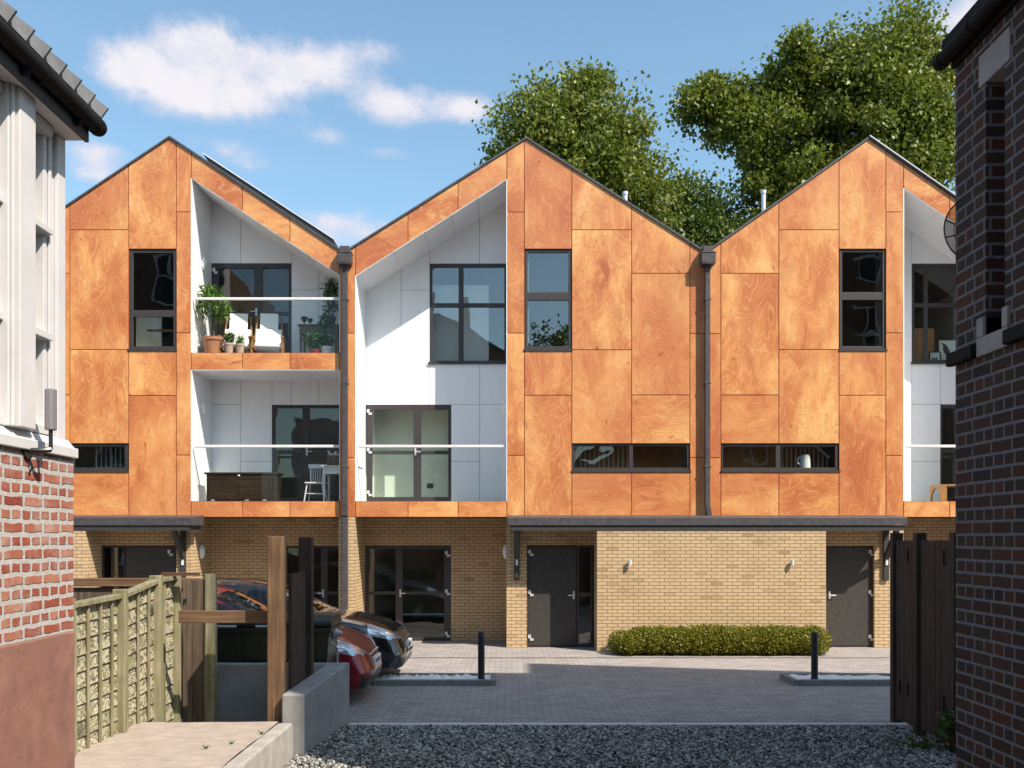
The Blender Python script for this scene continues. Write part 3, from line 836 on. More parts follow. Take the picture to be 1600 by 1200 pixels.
def canopy(label, x0, x1, brs):
    c = thing('door_canopy', label, 'canopy', ((x0+x1)/2, F, 2.6))
    fr = BX-.04
    MB().prism([(F-.002, 2.73), (fr, 2.718), (fr, 2.895), (F-.06, 2.955), (F-.002, 2.955)], x0, x1, 'x').build('canopy_roof', 'lead', c, bevel=.01)
    b = MB(); b.box(x0+.07, x1-.07, fr+.03, fr+.13, 2.610, 2.717); b.box(x0+.07, x0+.19, fr+.131, F-.003, 2.610, 2.717); b.box(x1-.19, x1-.07, fr+.131, F-.003, 2.610, 2.717)
    b.build('beam', 'darklead', c)
    MB().box(x0+.191, x1-.191, fr+.131, F-.003, 2.70, 2.716).build('soffit', 'lead', c)
    for a in brs: bracket(c, *a)
    return c
fx = 20.94
canopy('long grey canopy over two dark doors, with a gold 6 on one bracket', X(793.5, fx), X(1418, fx), [(807.5, 0, '6'), (1383.5, 0, None)])
canopy('dark grey canopy over the entrance door at the far left', X(20, fx), X(301, fx), [(287, 0, None)])

# small fittings on the walls
def bulkhead(px, py, Y, sg, label):
    x = X(px, Y); z = Z(py, Y)
    t = thing('wall_light', label, 'wall light', (x, Y, z), 'oval bulkhead lights')
    return t
bl = thing('wall_light', 'oval white bulkhead light on the sunlit side wall of the upper left balcony', 'wall light', (X(299)+.002, F+.78, Z(412, F+.78)), 'oval bulkhead lights')
o_ = org(bl)
MB().ellipsoid((o_.x+.02, o_.y, o_.z), (.075, .105, .165)).build('diffuser', 'whitepot', bl, smooth=True)
MB().ellipsoid((o_.x+.012, o_.y, o_.z), (.03, .12, .18)).build('base', 'steel', bl, smooth=True)
def put_light(px, Y, py, flip, label):
    c = copy_tree(bl); c.location = (X(px)+(-.002 if flip else .002), Y, Z(py, Y)); c['label'] = label
    if flip: c.rotation_euler = (0, 0, math.pi)
    return c
put_light(299, F+.75, 638, False, 'oval white bulkhead light on the side wall of the lower left balcony')
put_light(298, F+.70, 862, False, 'oval white bulkhead light on brick beside the far left entrance canopy')
put_light(791.5, F+.6, 862, True, 'oval white bulkhead light on the brick side of the middle ground floor recess')
put_light(791.6, F+.6, 638, True, 'oval white bulkhead light inside the middle white balcony by its right edge')
sp = thing('spotlight', 'small silver spotlight on the buff wall near the left dark door', 'spotlight', (X(983.5, BX), BX, Z(879, BX)), 'small spotlights on the porch wall')
o_ = org(sp)
MB().tube([(o_.x, o_.y-.075, o_.z-.055), (o_.x, o_.y-.075, o_.z+.055)], .036, 12).build('lamp_body', 'steel', sp, smooth=True)
MB().box(o_.x-.018, o_.x+.018, o_.y-.045, o_.y, o_.z-.02, o_.z+.02).build('mount', 'steel', sp)
c = copy_tree(sp); c.location.x = X(1236.5, BX); c['label'] = 'small silver spotlight on the buff wall near the right dark door'

# ------------------------------------------------------------------ ground
struct('ground', MB().box(-300, 300, -120, 600, -.4, -.06), 'earth')
struct('paving', MB().box(-14, 13, 12.83, F+3.2, -.05, 0), 'pave')
struct('drain_slot', MB().box(-14, 13, 19.83, 19.90, -.01, .004), 'blackmatt')
struct('paving_edge', MB().box(-2.15, 13, 12.72, 12.828, -.3, .016), 'paleedge', bevel=.008)
struct('gravel_bed', MB().box(-2.45, 5.05, 4, 12.718, -.059, -.03), 'earth')
def stones(n, x0, x1, y0, y1, s0, s1, zf, mat, name):
    t = (1+5**.5)/2
    iv = np.array([(-1, t, 0), (1, t, 0), (-1, -t, 0), (1, -t, 0), (0, -1, t), (0, 1, t), (0, -1, -t), (0, 1, -t), (t, 0, -1), (t, 0, 1), (-t, 0, -1), (-t, 0, 1)])/math.sqrt(1+t*t)
    fc = np.array([(0, 11, 5), (0, 5, 1), (0, 1, 7), (0, 7, 10), (0, 10, 11), (1, 5, 9), (5, 11, 4), (11, 10, 2), (10, 7, 6), (7, 1, 8), (3, 9, 4), (3, 4, 2), (3, 2, 6), (3, 6, 8), (3, 8, 9), (4, 9, 5), (2, 4, 11), (6, 2, 10), (8, 6, 7), (9, 8, 1)])
    x = np.random.uniform(x0, x1, n); y = y0+(y1-y0)*np.random.rand(n)**.75
    r = np.random.uniform(s0, s1, n)
    z = zf+np.random.uniform(-.012, .02, n)
    sc = np.random.uniform(.65, 1.2, (n, 1, 3)); sc[:, :, 2] *= .75
    jit = 1+np.random.uniform(-.22, .22, (n, 12, 1))
    v = iv[None]*sc*jit*r[:, None, None]
    a = np.random.rand(n)*6.28; ca, sa = np.cos(a), np.sin(a)
    tl = np.random.uniform(-.5, .5, n)
    vz = v[:, :, 2]+v[:, :, 0]*tl[:, None]
    vx = v[:, :, 0]*ca[:, None]-v[:, :, 1]*sa[:, None]; vy = v[:, :, 0]*sa[:, None]+v[:, :, 1]*ca[:, None]
    v = np.stack([vx+x[:, None], vy+y[:, None], vz+z[:, None]], 2).reshape(-1, 3)
    f = (fc[None]+(np.arange(n)*12)[:, None, None]).reshape(-1, 3)
    pid = np.repeat(np.random.rand(n, 3), 20, 0)
    return tag(fastmesh(name, v, f, mat, None, pid), kind='stuff')
stones(44000, -2.44, 5.02, 7.8, 12.71, .010, .027, -.012, 'gravel', 'gravel')

# planted beds with kerbs and bollards
def bed(x0, x1, name, tilt):
    y0, y1, w, h = 16.1, 16.95, .10, .10
    k = MB()
    k.box(x0+w, x1-w, y0, y0+w, -.03, h); k.box(x0+w, x1-w, y1-w, y1, -.03, h); k.box(x0, x0+w-.002, y0, y1, -.03, h); k.box(x1-w+.002, x1, y0, y1, -.03, h)
    struct('kerb', k, 'darkkerb', bevel=.012)
    m = MB(); nx = 40; ny = 6; vs = []; fs = []
    for j in range(ny+1):
        for i in range(nx+1):
            vs.append((x0+w+(x1-x0-2*w)*i/nx, y0+w+(y1-y0-2*w)*j/ny, .075+random.uniform(-.02, .025)))
    for j in range(ny):
        for i in range(nx): fs.append((j*(nx+1)+i, j*(nx+1)+i+1, (j+1)*(nx+1)+i+1, (j+1)*(nx+1)+i))
    m.add(vs, fs); tag(m.build('white_chippings', 'whitestone', None, smooth=True), kind='stuff')
bed(-2.3, -.265, 'bed', 0); bed(4.66, 9.0, 'bed', 0)
bo = thing('bollard', 'black metal bollard in the white gravel bed beside the parked cars', 'bollard', (-.516, 16.35, .06), 'black bollards in the gravel beds')
o_ = org(bo)
m = MB(); m.tube([(o_.x, o_.y, .05), (o_.x, o_.y, .74)], .057, 20); m.tube([(o_.x, o_.y, .05), (o_.x, o_.y, .10)], .064, 20); m.build('post', 'blackmatt', bo, smooth=True)
m = MB(); m.lathe([(.057, .755), (.061, .76), (.061, .855), (.05, .875), (.02, .88)], (o_.x, o_.y, 0), 20); m.lathe([(.05, .735), (.05, .76)], (o_.x, o_.y, 0), 20); m.build('cap', 'blackmatt', bo, smooth=True)
c = copy_tree(bo); c.location = (5.07, 16.3, .06); c['label'] = 'black metal bollard in the white gravel bed near the dark timber gate'

# hedge
hg = thing('hedge', 'low clipped yellow green hedge along the buff brick porch', 'hedge', (4.3, 20.5, 0))
pts = []
for i in range(40):
    cx = 2.32+4.08*i/39; hh = random.uniform(.53, .60)*(0.82 if i < 3 else 1)
    pts.append(ell_points(1900, (cx, 20.47+random.uniform(-.06, .06), hh*.5), (.30, .42, hh*.56), .55))
pts = np.concatenate(pts); pts = pts[pts[:, 2] > .01]
leaves('foliage', pts, .044, 'hedgeleaf', hg, droop=-.2, aspect=.65)

# ------------------------------------------------------------------ patio, kerb, concrete walls, bins
PZ = .373
m = MB(); nx, ny = 24, 40; vs = []; fs = []
for j in range(ny+1):
    for i in range(nx+1):
        x = -9+(6.36)*i/nx; y = 3+8.0*j/ny
        vs.append((x, y+(random.uniform(-.02, .03) if j == ny else 0), PZ+.004*math.sin(x*9+y*4)+random.uniform(-.004, .004)))
for j in range(ny):
    for i in range(nx): fs.append((j*(nx+1)+i, j*(nx+1)+i+1, (j+1)*(nx+1)+i+1, (j+1)*(nx+1)+i))
m.add(vs, fs); m.box(-9, -2.645, 3, 10.98, -.05, PZ-.03)
struct('patio', m, 'patio')
m = MB()
for a, b in ((5.2, 6.1), (6.11, 7.05), (7.06, 7.99), (8.0, 8.93), (8.94, 9.97)):
    m.box(-2.638, -2.47, a, b-.006, -.05, PZ+.004)
m.prism([(9.976, -.05), (10.99, -.05), (10.99, PZ-.06), (10.95, PZ), (9.976, PZ+.004)], -2.638, -2.47, 'x')
struct('kerb', m, 'kerbstone', bevel=.022)
cw = thing('concrete_wall', 'low L-shaped grey concrete wall round the bin store', 'wall', (-2.5, 12, 0))
m = MB()
m.add([(-2.612, 11.02, -.05), (-2.356, 11.02, -.05), (-2.18, 12.88, -.05), (-2.46, 12.88, -.05), (-2.612, 11.02, .68), (-2.356, 11.02, .68), (-2.18, 12.88, .785), (-2.46, 12.88, .785)],
      [(0, 3, 2, 1), (4, 5, 6, 7), (0, 1, 5, 4), (1, 2, 6, 5), (2, 3, 7, 6), (3, 0, 4, 7)])
m.build('side_wall', 'concrete', cw, bevel=.02)
MB().box(-4.3, -2.18, 12.884, 13.05, -.05, .783).build('back_wall', 'concrete', cw, bevel=.015)

bn = thing('wheelie_bin', 'big dark green wheeled refuse bin behind the low concrete wall', 'bin', (-3.2, 13.5, 0))
m = MB(); m.prism([(-3.98, .16), (-2.55, .16), (-2.47, 1.22), (-4.02, 1.22)], 13.15, 13.88, 'y'); m.box(-4.04, -2.44, 13.12, 13.91, 1.17, 1.24)
for x in (-3.7, -3.35, -3.0, -2.7): m.box(x, x+.05, 13.13, 13.149, .25, 1.16)
m.build('body', 'bingreen', bn, bevel=.02)
m = MB(); m.prism([(13.1, 1.245), (13.93, 1.245), (13.93, 1.30), (13.75, 1.40), (13.3, 1.40), (13.1, 1.32)], -4.05, -2.43, 'x'); m.build('lid', 'bingreen', bn, bevel=.03)
for xa_, xb_ in ((-3.97, -3.70), (-3.44, -3.15)): MB().tube([(xa_, 13.06, 1.262), (xb_, 13.06, 1.262)], .02, 8).build('handle', 'bingrey', bn, smooth=True)
m = MB(); m.tube([(-2.47, 13.2, 1.0), (-2.44, 13.2, 1.04), (-2.37, 13.2, .95), (-2.37, 13.2, .72), (-2.46, 13.2, .66)], .016, 8)
m.build('handle', 'bingrey', bn, smooth=True)
m = MB(); m.tube([(-2.47, 13.5, 1.13), (-2.40, 13.5, 1.13), (-2.36, 13.5, 1.13)], [.09, .05, .03], 12); m.build('trunnion', 'bingrey', bn, smooth=True)
for x in (-3.8, -2.75):
    for y in (13.25, 13.78):
        m = MB(); m.tube([(x-.03, y, .09), (x+.03, y, .09)], .09, 14); m.build('wheel', 'black', bn, smooth=True)

# ------------------------------------------------------------------ fences, posts, gates
fe = thing('garden_fence', 'mossy weathered board fence with battens stepping up along the patio', 'fence', (-4.2, 10, PZ))
FX0 = -4.22
def bay(y0, y1, z0, z1, zb, nb):
    rows = 9
    b = MB()
    for k in range(rows):
        za0 = zb+(z0-.05-zb)*k/rows; za1 = zb+(z0-.05-zb)*(k+1)/rows-.015
        zb0 = zb+(z1-.05-zb)*k/rows; zb1 = zb+(z1-.05-zb)*(k+1)/rows-.015
        b.rnd(); t = -.004
        b.add([(FX0-.03, y0, za0), (FX0+t+.020, y0, za0), (FX0+t+.020, y1, zb0), (FX0-.03, y1, zb0), (FX0-.03, y0, za1), (FX0+t, y0, za1), (FX0+t, y1, zb1), (FX0-.03, y1, zb1)],
              [(0, 3, 2, 1), (4, 5, 6, 7), (0, 1, 5, 4), (1, 2, 6, 5), (2, 3, 7, 6), (3, 0, 4, 7)])
    b.build('boards', 'boards', fe)
    w = MB()
    for i in range(nb):
        y = y0+(y1-y0)*(i+.28)/nb; z = z0+(z1-z0)*(i+.28)/nb
        w.rnd(); w.box(FX0+.02, FX0+.045, y, y+.03, zb, z-.04)
    w.build('batten', 'algae', fe, bevel=.004)
    r = MB().rnd(); r.add([(FX0-.04, y0, z0-.05), (FX0+.07, y0, z0-.05), (FX0+.07, y1, z1-.05), (FX0-.04, y1, z1-.05), (FX0-.04, y0, z0), (FX0+.07, y0, z0), (FX0+.07, y1, z1), (FX0-.04, y1, z1)],
              [(0, 3, 2, 1), (4, 5, 6, 7), (0, 1, 5, 4), (1, 2, 6, 5), (2, 3, 7, 6), (3, 0, 4, 7)])
    r.build('top_rail', 'algae', fe, bevel=.006)
bay(7.0, 9.15, 1.84, 1.84, PZ-.02, 6); bay(9.23, 10.38, 1.835, 1.857, PZ-.02, 4); bay(10.48, 11.43, 1.855, 1.965, PZ-.03, 3); bay(11.55, 12.1, 1.975, 1.985, 0, 1)
for y0, y1, zt, zb in ((9.155, 9.225, 1.88, PZ-.02), (10.385, 10.475, 1.905, PZ-.02), (11.435, 11.545, 2.01, 0), (12.105, 12.17, 2.0, 0)):
    MB().rnd().box(FX0-.05, FX0+.085, y0, y1, zb, zt).build('post', 'algae', fe, bevel=.008)
bp = thing('board_panel', 'brown vertical board panel with a mossy right post facing the patio', 'fence panel', (-3.95, 12.2, 0))
m = MB(); x = -4.13
while x < -3.86:
    m.rnd(); m.box(x, min(x+.118, -3.85), 12.2, 12.222+random.uniform(0, .008), 0, 1.93+random.uniform(-.012, .012)); x += .122
m.build('boards', 'greywood', bp, bevel=.003)
MB().rnd().box(-3.845, -3.715, 12.17, 12.27, 0, 2.0).build('post', 'algae', bp, bevel=.008)
MB().rnd().box(-4.3, -3.84, 11.9, 12.0, 1.99, 2.03).build('cap_board', 'brownrail', bp, bevel=.004)
one('rail', MB().rnd().box(-3.91, -2.805, 11.40, 11.46, 1.455, 1.60), 'brownrail', 'loose brown horizontal timber rail running from the board panel to the tall brown post', 'timber rail', bevel=.008)
one('timber_post', MB().rnd().box(-2.80, -2.616, 11.12, 11.30, -.05, 2.472), 'brownwood', 'tall brown square timber post at the end of the patio', 'post', bevel=.01)
bs = thing('board_panel', 'dark weathered board panel standing on the low concrete side wall', 'fence panel', (-2.55, 11.8, .6))
m = MB(); y = 11.31
while y < 12.1:
    m.rnd(); m.add([(-2.60, y, .70), (-2.56, y, .70), (-2.56, y+.11, .70), (-2.60, y+.11, .70), (-2.60, y, 2.03), (-2.56, y, 2.03), (-2.56, y+.11, 2.03), (-2.60, y+.11, 2.03)],
          [(0, 3, 2, 1), (4, 5, 6, 7), (0, 1, 5, 4), (1, 2, 6, 5), (2, 3, 7, 6), (3, 0, 4, 7)]); y += .113
m.build('boards', 'darkwood', bs, bevel=.003)
MB().rnd().box(-2.66, -2.50, 12.12, 12.27, .70, 2.46).build('post', 'darkwood', bs, bevel=.008)
bf = thing('back_fence', 'brown topped dark board fence behind the mossy fence', 'fence', (-6.5, 13.2, 0))
MB().rnd().box(-10, -4.21, 13.15, 13.3, 1.795, 1.905).build('cap_rail', 'brownrail', bf, bevel=.008)
m = MB(); x = -10
while x < -4.3: m.rnd(); m.box(x, x+.118, 13.2, 13.225, 0, 1.78); x += .121
m.build('boards', 'greywood', bf)

gt = thing('timber_gate', 'dark timber gate with tall boards beside the dark brick wall', 'gate', (5.1, 12.2, 0))
m = MB()
for y0, y1 in ((11.28, 12.13), (12.36, 12.9)):
    y = y0
    while y < y1-.02: m.rnd(); m.box(5.09+random.uniform(0, .012), 5.14, y, min(y+.14, y1), .06, 2.42+random.uniform(-.004, .004)); y += .143
m.build('boards', 'darkwood', gt, bevel=.003)
for q_ in ((5.07, 5.2, 12.19, 12.31), (5.06, 5.22, 11.14, 11.27), (5.06, 5.2, 12.92, 13.03)): MB().rnd().box(*q_, -.05, 2.52).build('post', 'darkwood', gt, bevel=.008)
for y in (12.5, 11.45, 12.75):
    for z in (.5, 2.22) if y != 12.75 else (.5,): MB().box(5.07, 5.088, y, y+.03, z-.09, z+.09).build('hinge', 'blackmatt', gt, bevel=.004)
m = MB(); m.rnd(); m.box(5.141, 5.18, 11.28, 12.13, 2.2, 2.3); m.box(5.141, 5.18, 12.36, 12.9, 2.2, 2.3); m.build('rail', 'darkwood', gt)
iv = thing('ivy', 'small green climbing plant at the foot of the dark gate', 'plant', (4.95, 11.2, 0))
pts = np.concatenate([ell_points(32, (4.98, 11.1+.35*random.random(), .12+.45*k/5), (.08, .13, .12), .2) for k in range(4)]+[ell_points(45, (4.7, 11.3, .08), (.22, .2, .07), .2)])
leaves('foliage', pts, .07, 'bambooleaf', iv, droop=.3, aspect=.8)
m = MB(); m.tube([(4.97, 11.2, -.03), (5.0, 11.15, .3), (5.02, 11.2, .5)], [.012, .009, .004], 6); m.build('stem', 'bark', iv)
# tufts in the patio
for i, (px, py, lab) in enumerate(((322, 1170, 'small weed tuft in the patio nearest the camera'), (362, 1163, 'small weed tuft in the patio close to its pale kerb'), (409, 1147, 'small weed tuft in the far right corner of the patio'))):
    Y = (H-PZ)*1520/(py-840); x = X(px, Y)
    t = thing('weed', lab, 'weed', (x, Y, PZ), 'weeds in the patio')
    m = MB()
    for k in range(16):
        a = random.random()*6.28; l = random.uniform(.018, .05)
        m.tube([(x, Y, PZ-.01), (x+math.cos(a)*l*.5, Y+math.sin(a)*l*.5, PZ+l*.6), (x+math.cos(a)*l, Y+math.sin(a)*l, PZ+l*.8)], [.003, .0025, .0005], 4); m.rnd()
    m.build('blades', 'bambooleaf', t)

# ------------------------------------------------------------------ white timbered house on the left
lh = thing('white_house', 'white timbered house with red brick base and black gutter along the left edge', 'house', (-2.8, 6, 0))
YC = 6.15
m = MB(); m.box(-3.2, -2.772, -4.0, YC, 1.87, 2.955); m.box(-9, -3.2, YC-.3, YC-.02, 1.87, 2.955); m.build('brick_wall', 'redbrick', lh)
m = MB(); m.box(-3.2, -2.764, -4.0, YC+.008, -.05, 1.868); m.box(-9, -3.2, YC-.3, YC-.021, -.05, 1.869); m.build('plinth', 'render', lh, bevel=.01)
m = MB(); m.box(-3.1, -2.745, -4.0, YC+.012, 2.957, 3.02); m.prism([(-3.0, 3.021), (-2.765, 3.021), (-2.81, 3.075), (-3.0, 3.075)], -4.0, YC+.008, 'y'); m.build('sill', 'oldwhite', lh, bevel=.006)
m = MB(); zt = 4.965
m.box(-3.05, -2.846, 5.94, YC-.002, 3.076, zt); m.box(-2.845, -2.82, 6.04, YC-.004, 3.076, zt); m.box(-2.845, -2.83, 5.955, 5.985, 3.076, zt)
m.box(-2.845, -2.835, 5.99, 6.03, 3.076, 3.25)
for yc in [5.50-.45*k for k in range(21)]:
    m.box(-3.05, -2.775, yc-.14, yc+.14, 3.076, zt); m.box(-2.774, -2.735, yc-.09, yc+.09, 3.076, zt); m.box(-2.774, -2.755, yc-.125, yc-.10, 3.076, zt); m.box(-2.774, -2.755, yc+.10, yc+.125, 3.076, zt)
m.box(-9, -3.05, YC-.28, YC-.03, 3.076, zt); m.box(-3.05, -3.0, -4.0, -3.6, 3.076, zt)
m.build('timber_wall', 'oldwhite', lh, bevel=.006)
for a, b in [(5.64, 5.94)]+[(5.19-.45*k, 5.36-.45*k) for k in range(19)]:
    w = MB(); w.box(-2.93, -2.88, a+.001, a+.04, 3.13, 4.90); w.box(-2.93, -2.84, b-.04, b-.001, 3.13, 4.90)
    for z0, z1 in ((3.077, 3.13), (3.655, 3.70), (4.30, 4.34), (4.90, 4.96)): w.box(-2.94, -2.80, a+.002, b-.002, z0, z1)
    o = w.build('window', 'oldwhite', lh, bevel=.004)
    MB().box(-2.905, -2.90, a+.04, b-.04, 3.13, 4.90).build('pane', 'glass', o)
    MB().box(-3.04, -3.02, a+.002, b-.002, 3.13, 4.90).build('blind', 'soffit', o)
m = MB(); m.box(-3.3, -2.70, -4.0, YC+.0, 4.967, 5.0); m.build('soffit', 'soffit', lh)
m = MB(); m.box(-2.698, -2.675, -4.0, YC, 4.955, 5.07); m.build('fascia', 'blackmatt', lh)
gx, gz = -2.638, 5.07
g = MB(); g.tube([(gx, -4.0, gz), (gx, 6.22, gz)], .051, 18); g.tube([(gx, 6.15, gz), (gx, 6.20, gz)], .056, 18); g.tube([(gx, 5.45, gz), (gx, 5.52, gz)], .056, 18)
for y in (5.30, 5.95): g.box(gx-.075, gx-.0, y, y+.03, gz-.085, gz-.04)
g.build('gutter', 'tar', lh, smooth=True)
rf = MB()
y = 3.0; k = 0
for x0, z0, x1, z1 in ((-2.60, 5.115, -6.2, 7.9),):
    L = math.hypot(x1-x0, z1-z0); ux, uz = (x1-x0)/L, (z1-z0)/L; nx, nz = uz, -ux
    yy = YC+.02
    while yy > -3.9:
        rf.rnd()
        for j in range(12):
            a = j*.35; t0, t1 = .055, .02
            p = [(x0+ux*a+nx*0, z0+uz*a), (x0+ux*(a+.40), z0+uz*(a+.40)), (x0+ux*(a+.40)-nx*-t1, z0+uz*(a+.40)-nz*-t1), (x0+ux*a, z0+uz*a+t0*1.25)]
            rf.prism(p, yy-.185, yy-.004, 'y')
        rf.prism([(x0-.0, z0-.004), (x1, z1-.004), (x1+nx*.075, z1+nz*.075), (x0+nx*.075, z0+nz*.075)], yy-.02, yy-.0035, 'y')
        yy -= .19
rf.build('roof_tiles', 'tile', lh)
pa = MB(); x = -2.9
pa.prism([(-3.0, 5.001), (-9, 5.001), (-9, 7.4), (-5.6, 7.3)], YC-.25, YC-.05, 'y'); pa.build('gable_wall', 'oldwhite', lh)
wl = thing('wall_cylinder', 'silver cylinder on a black swivel bracket by the red brick corner', 'lamp', (-2.77, 5.62, 2.9))  # fitting of unknown kind, modelled as a plain steel cylinder
m = MB(); lx, ly = -2.655, 5.60; m.lathe([(.028, 3.075), (.033, 3.08), (.033, 3.305), (.026, 3.312)], (lx, ly, 0), 20); m.build('cylinder', 'cylindersteel', wl, smooth=True)
m = MB(); m.tube([(lx, ly, 3.076), (lx, ly, 2.99), (lx, ly, 2.965)], .012, 8); m.tube([(lx, ly, 2.965), (lx-.03, ly-.03, 2.955), (-2.772, ly-.05, 2.955)], .016, 8); m.tube([(-2.772, ly-.05, 2.955), (-2.755, ly-.05, 2.955)], .05, 14); m.tube([(-2.76, ly-.04, 2.92), (-2.745, ly-.03, 2.86), (-2.771, ly-.02, 2.82)], .006, 6)
m.build('bracket', 'black', wl, smooth=True)

# ------------------------------------------------------------------ dark brick house on the right
rh = thing('dark_brick_house', 'dark red brick house with black gutter and a narrow slit window along the right edge', 'house', (2.7, 5.9, 0))
XW, YR = 2.69, 5.9
b = MB(); sy0, sy1 = 5.31, 5.52; zs, zl = 3.60, 5.04
b.box(XW, XW+.35, sy1, YR, 0, 5.30); b.box(XW, XW+.35, -4.0, sy0, 0, 5.30); b.box(XW, XW+.35, sy0, sy1, 0, 3.50); b.box(XW, XW+.35, sy0, sy1, 5.222, 5.30)
b.prism([(XW+.351, 0), (5.8, 0), (5.8, 7.9), (XW+.351, 5.30)], YR-.3, YR-.001, 'y'); b.build('brick_wall', 'darkbrick', rh)
m = MB(); m.box(XW-.006, XW+.30, 5.25, 5.60, zl, 5.22); m.build('lintel', 'concrete', rh, bevel=.006)
m = MB(); m.box(XW-.02, XW+.30, sy0-.06, sy1+.08, 3.492, 3.60); m.box(XW-.02, XW+.10, sy1-.0, sy1+.08, 3.601, 3.712); m.box(XW-.02, XW+.10, sy0-.06, sy0+.0, 3.601, 3.712); m.build('sill', 'concrete', rh, bevel=.006)
m = MB(); m.box(XW-.05, XW-.001, sy1+.082, YR+.03, 3.495, 3.575); m.box(XW-.05, XW-.001, -4.0, sy0-.062, 3.495, 3.575); m.build('string_course', 'tar', rh, bevel=.01)
o = MB().box(XW+.22, XW+.25, sy0+.001, sy1-.001, 3.601, zl-.001).build('window', 'whitepaint', rh)
m = MB(); m.box(XW-.022, XW+.2, -4.0, YR+.01, 5.302, 5.40); m.build('soffit', 'tar', rh)
gx, gz = 2.622, 5.365
g = MB(); g.tube([(gx, -4.0, gz), (gx, 5.96, gz)], .043, 18); g.tube([(gx, 5.90, gz), (gx, 5.965, gz)], .048, 18); g.tube([(gx, 5.52, gz), (gx, 5.58, gz)], .048, 18); g.build('gutter', 'tar', rh, smooth=True)
MB().prism([(2.61, 5.41), (5.85, 8.01), (5.85, 8.07), (2.61, 5.47)], -4.0, YR+.01, 'y').build('roof', 'tar', rh)
ds = thing('satellite_dish', 'dark mesh satellite dish behind the corner of the dark brick house', 'satellite dish', (2.91, 6.12, 4.39))
m = MB(); n = 28; prof = [(.02, .03), (.10, .02), (.17, .0), (.207, -.025)]; vs = []; fs = []
for r, dy in prof:
    for k in range(n): a = 2*math.pi*k/n; vs.append((2.914+r*math.cos(a), 6.12-(-dy), 4.39+r*math.sin(a)))
for i in range(len(prof)-1):
    for k in range(n): fs.append((i*n+k, i*n+(k+1) % n, (i+1)*n+(k+1) % n, (i+1)*n+k))
m.add(vs, fs); m.build('reflector', 'dish', ds, smooth=True)
m = MB(); m.tube([(2.914+.207*math.cos(2*math.pi*k/28), 6.095, 4.39+.207*math.sin(2*math.pi*k/28)) for k in range(29)], .005, 6, caps=False)
m.tube([(2.914+.13*math.cos(2*math.pi*k/28), 6.13, 4.39+.13*math.sin(2*math.pi*k/28)) for k in range(29)], .003, 6, caps=False)
for a in (165, 195, 285): m.tube([(2.914, 6.15, 4.39), (2.914+.207*math.cos(R(a)), 6.09, 4.39+.207*math.sin(R(a)))], .004, 6)
m.tube([(2.914, 6.15, 4.39), (3.0, 5.90, 4.30)], .02, 8); m.tube([(2.914, 6.09, 4.18), (2.92, 5.98, 4.30)], .008, 6); m.build('rim', 'black', ds)

# ------------------------------------------------------------------ neighbours out of the frame: they shade the yard and show in the window panes
sash0 = None
def sash(parent, x, y, z, w, h, ang):
    """white sash window on a wall facing +y (ang 0) of a neighbour"""
    m = MB(); t = .09
    m.box(x-w/2, x+w/2, y, y+t, z, z+.09); m.box(x-w/2, x+w/2, y, y+t, z+h-.09, z+h); m.box(x-w/2, x-w/2+.09, y, y+t, z+.09, z+h-.09); m.box(x+w/2-.09, x+w/2, y, y+t, z+.09, z+h-.09)
    m.box(x-w/2+.09, x+w/2-.09, y, y+t, z+h/2-.05, z+h/2+.05); m.box(x-.03, x+.03, y, y+t-.01, z+.09, z+h-.09)
    o = m.build('sash_window', 'whitepaint', parent)
    MB().box(x-w/2+.09, x+w/2-.09, y+.03, y+.04, z+.09, z+h-.09).build('pane', 'black', o)
    return o
tb = thing('apartment_block', 'tall stock brick block rising beyond the dark brick house', 'apartment block', (9, 6, 0))
m = MB(); m.prism([(5.9, 4.02), (18, 4.02), (19, 7.85), (15.7, 8.6), (11.5, 9.56), (11.5, 8.2), (5.9, 8.2)], 0, 16, 'z'); m.build('wall', 'farbrick', tb)
for x in (7.0, 8.8):
    for z in (2, 5.2, 8.6, 11.4): sash(tb, x, 8.201, z, 1.1, 1.9, 0)
for x in (12.3, 13.9):
    yy = 9.56-(x+.55-11.5)*.2286+.12*0
    for z in (2, 5.2, 8.7, 11.4): sash(tb, x, yy+.1, z, 1.1, 1.9, 0)
wt = thing('brick_terrace', 'tall brick terrace with white sash windows beyond the white house', 'house', (-16, 4, 0))
m = MB(); m.box(-26, -11.2, 0, 8, 0, 13.2); m.build('wall', 'farbrick', wt)
for x in (-12.4, -14.6, -16.8):
    for z in (1.5, 5, 8.6, 11): sash(wt, x, 8.001, z, 1.2, 1.9, 0)
ct = thing('gable_house', 'brown brick gable house with two chimneys behind the viewer', 'house', (-3, -12, 0))
m = MB(); m.prism([(-9.5, 0), (.0, 0), (.0, 13.2), (-4.4, 15.6), (-9.5, 13.0)], -22, -12, 'y'); m.build('wall', 'farbrick', ct)
m = MB(); m.prism([(-9.7, 12.95), (-4.4, 15.65), (.2, 13.1), (.2, 13.3), (-4.4, 15.9), (-9.7, 13.15)], -22, -11.8, 'y'); m.build('roof', 'slate', ct)
for q_ in ((-5.2, -4.7, 17.2), (-3.0, -2.6, 16.9)): MB().box(q_[0], q_[1], -13, -12.2, 13.5, q_[2]).build('chimney', 'farbrick', ct)
for x in (-5.5, -3.2, -1.0):
    for z in (2, 6, 9.4): sash(ct, x, -11.999, z, 1.2, 2, 0)

# ------------------------------------------------------------------ cars
def catmull(p, t):
    p0, p1, p2, p3 = p
    return .5*((2*p1)+(-p0+p2)*t+(2*p0-5*p1+4*p2-p3)*t*t+(-p0+3*p1-3*p2+p3)*t**3)
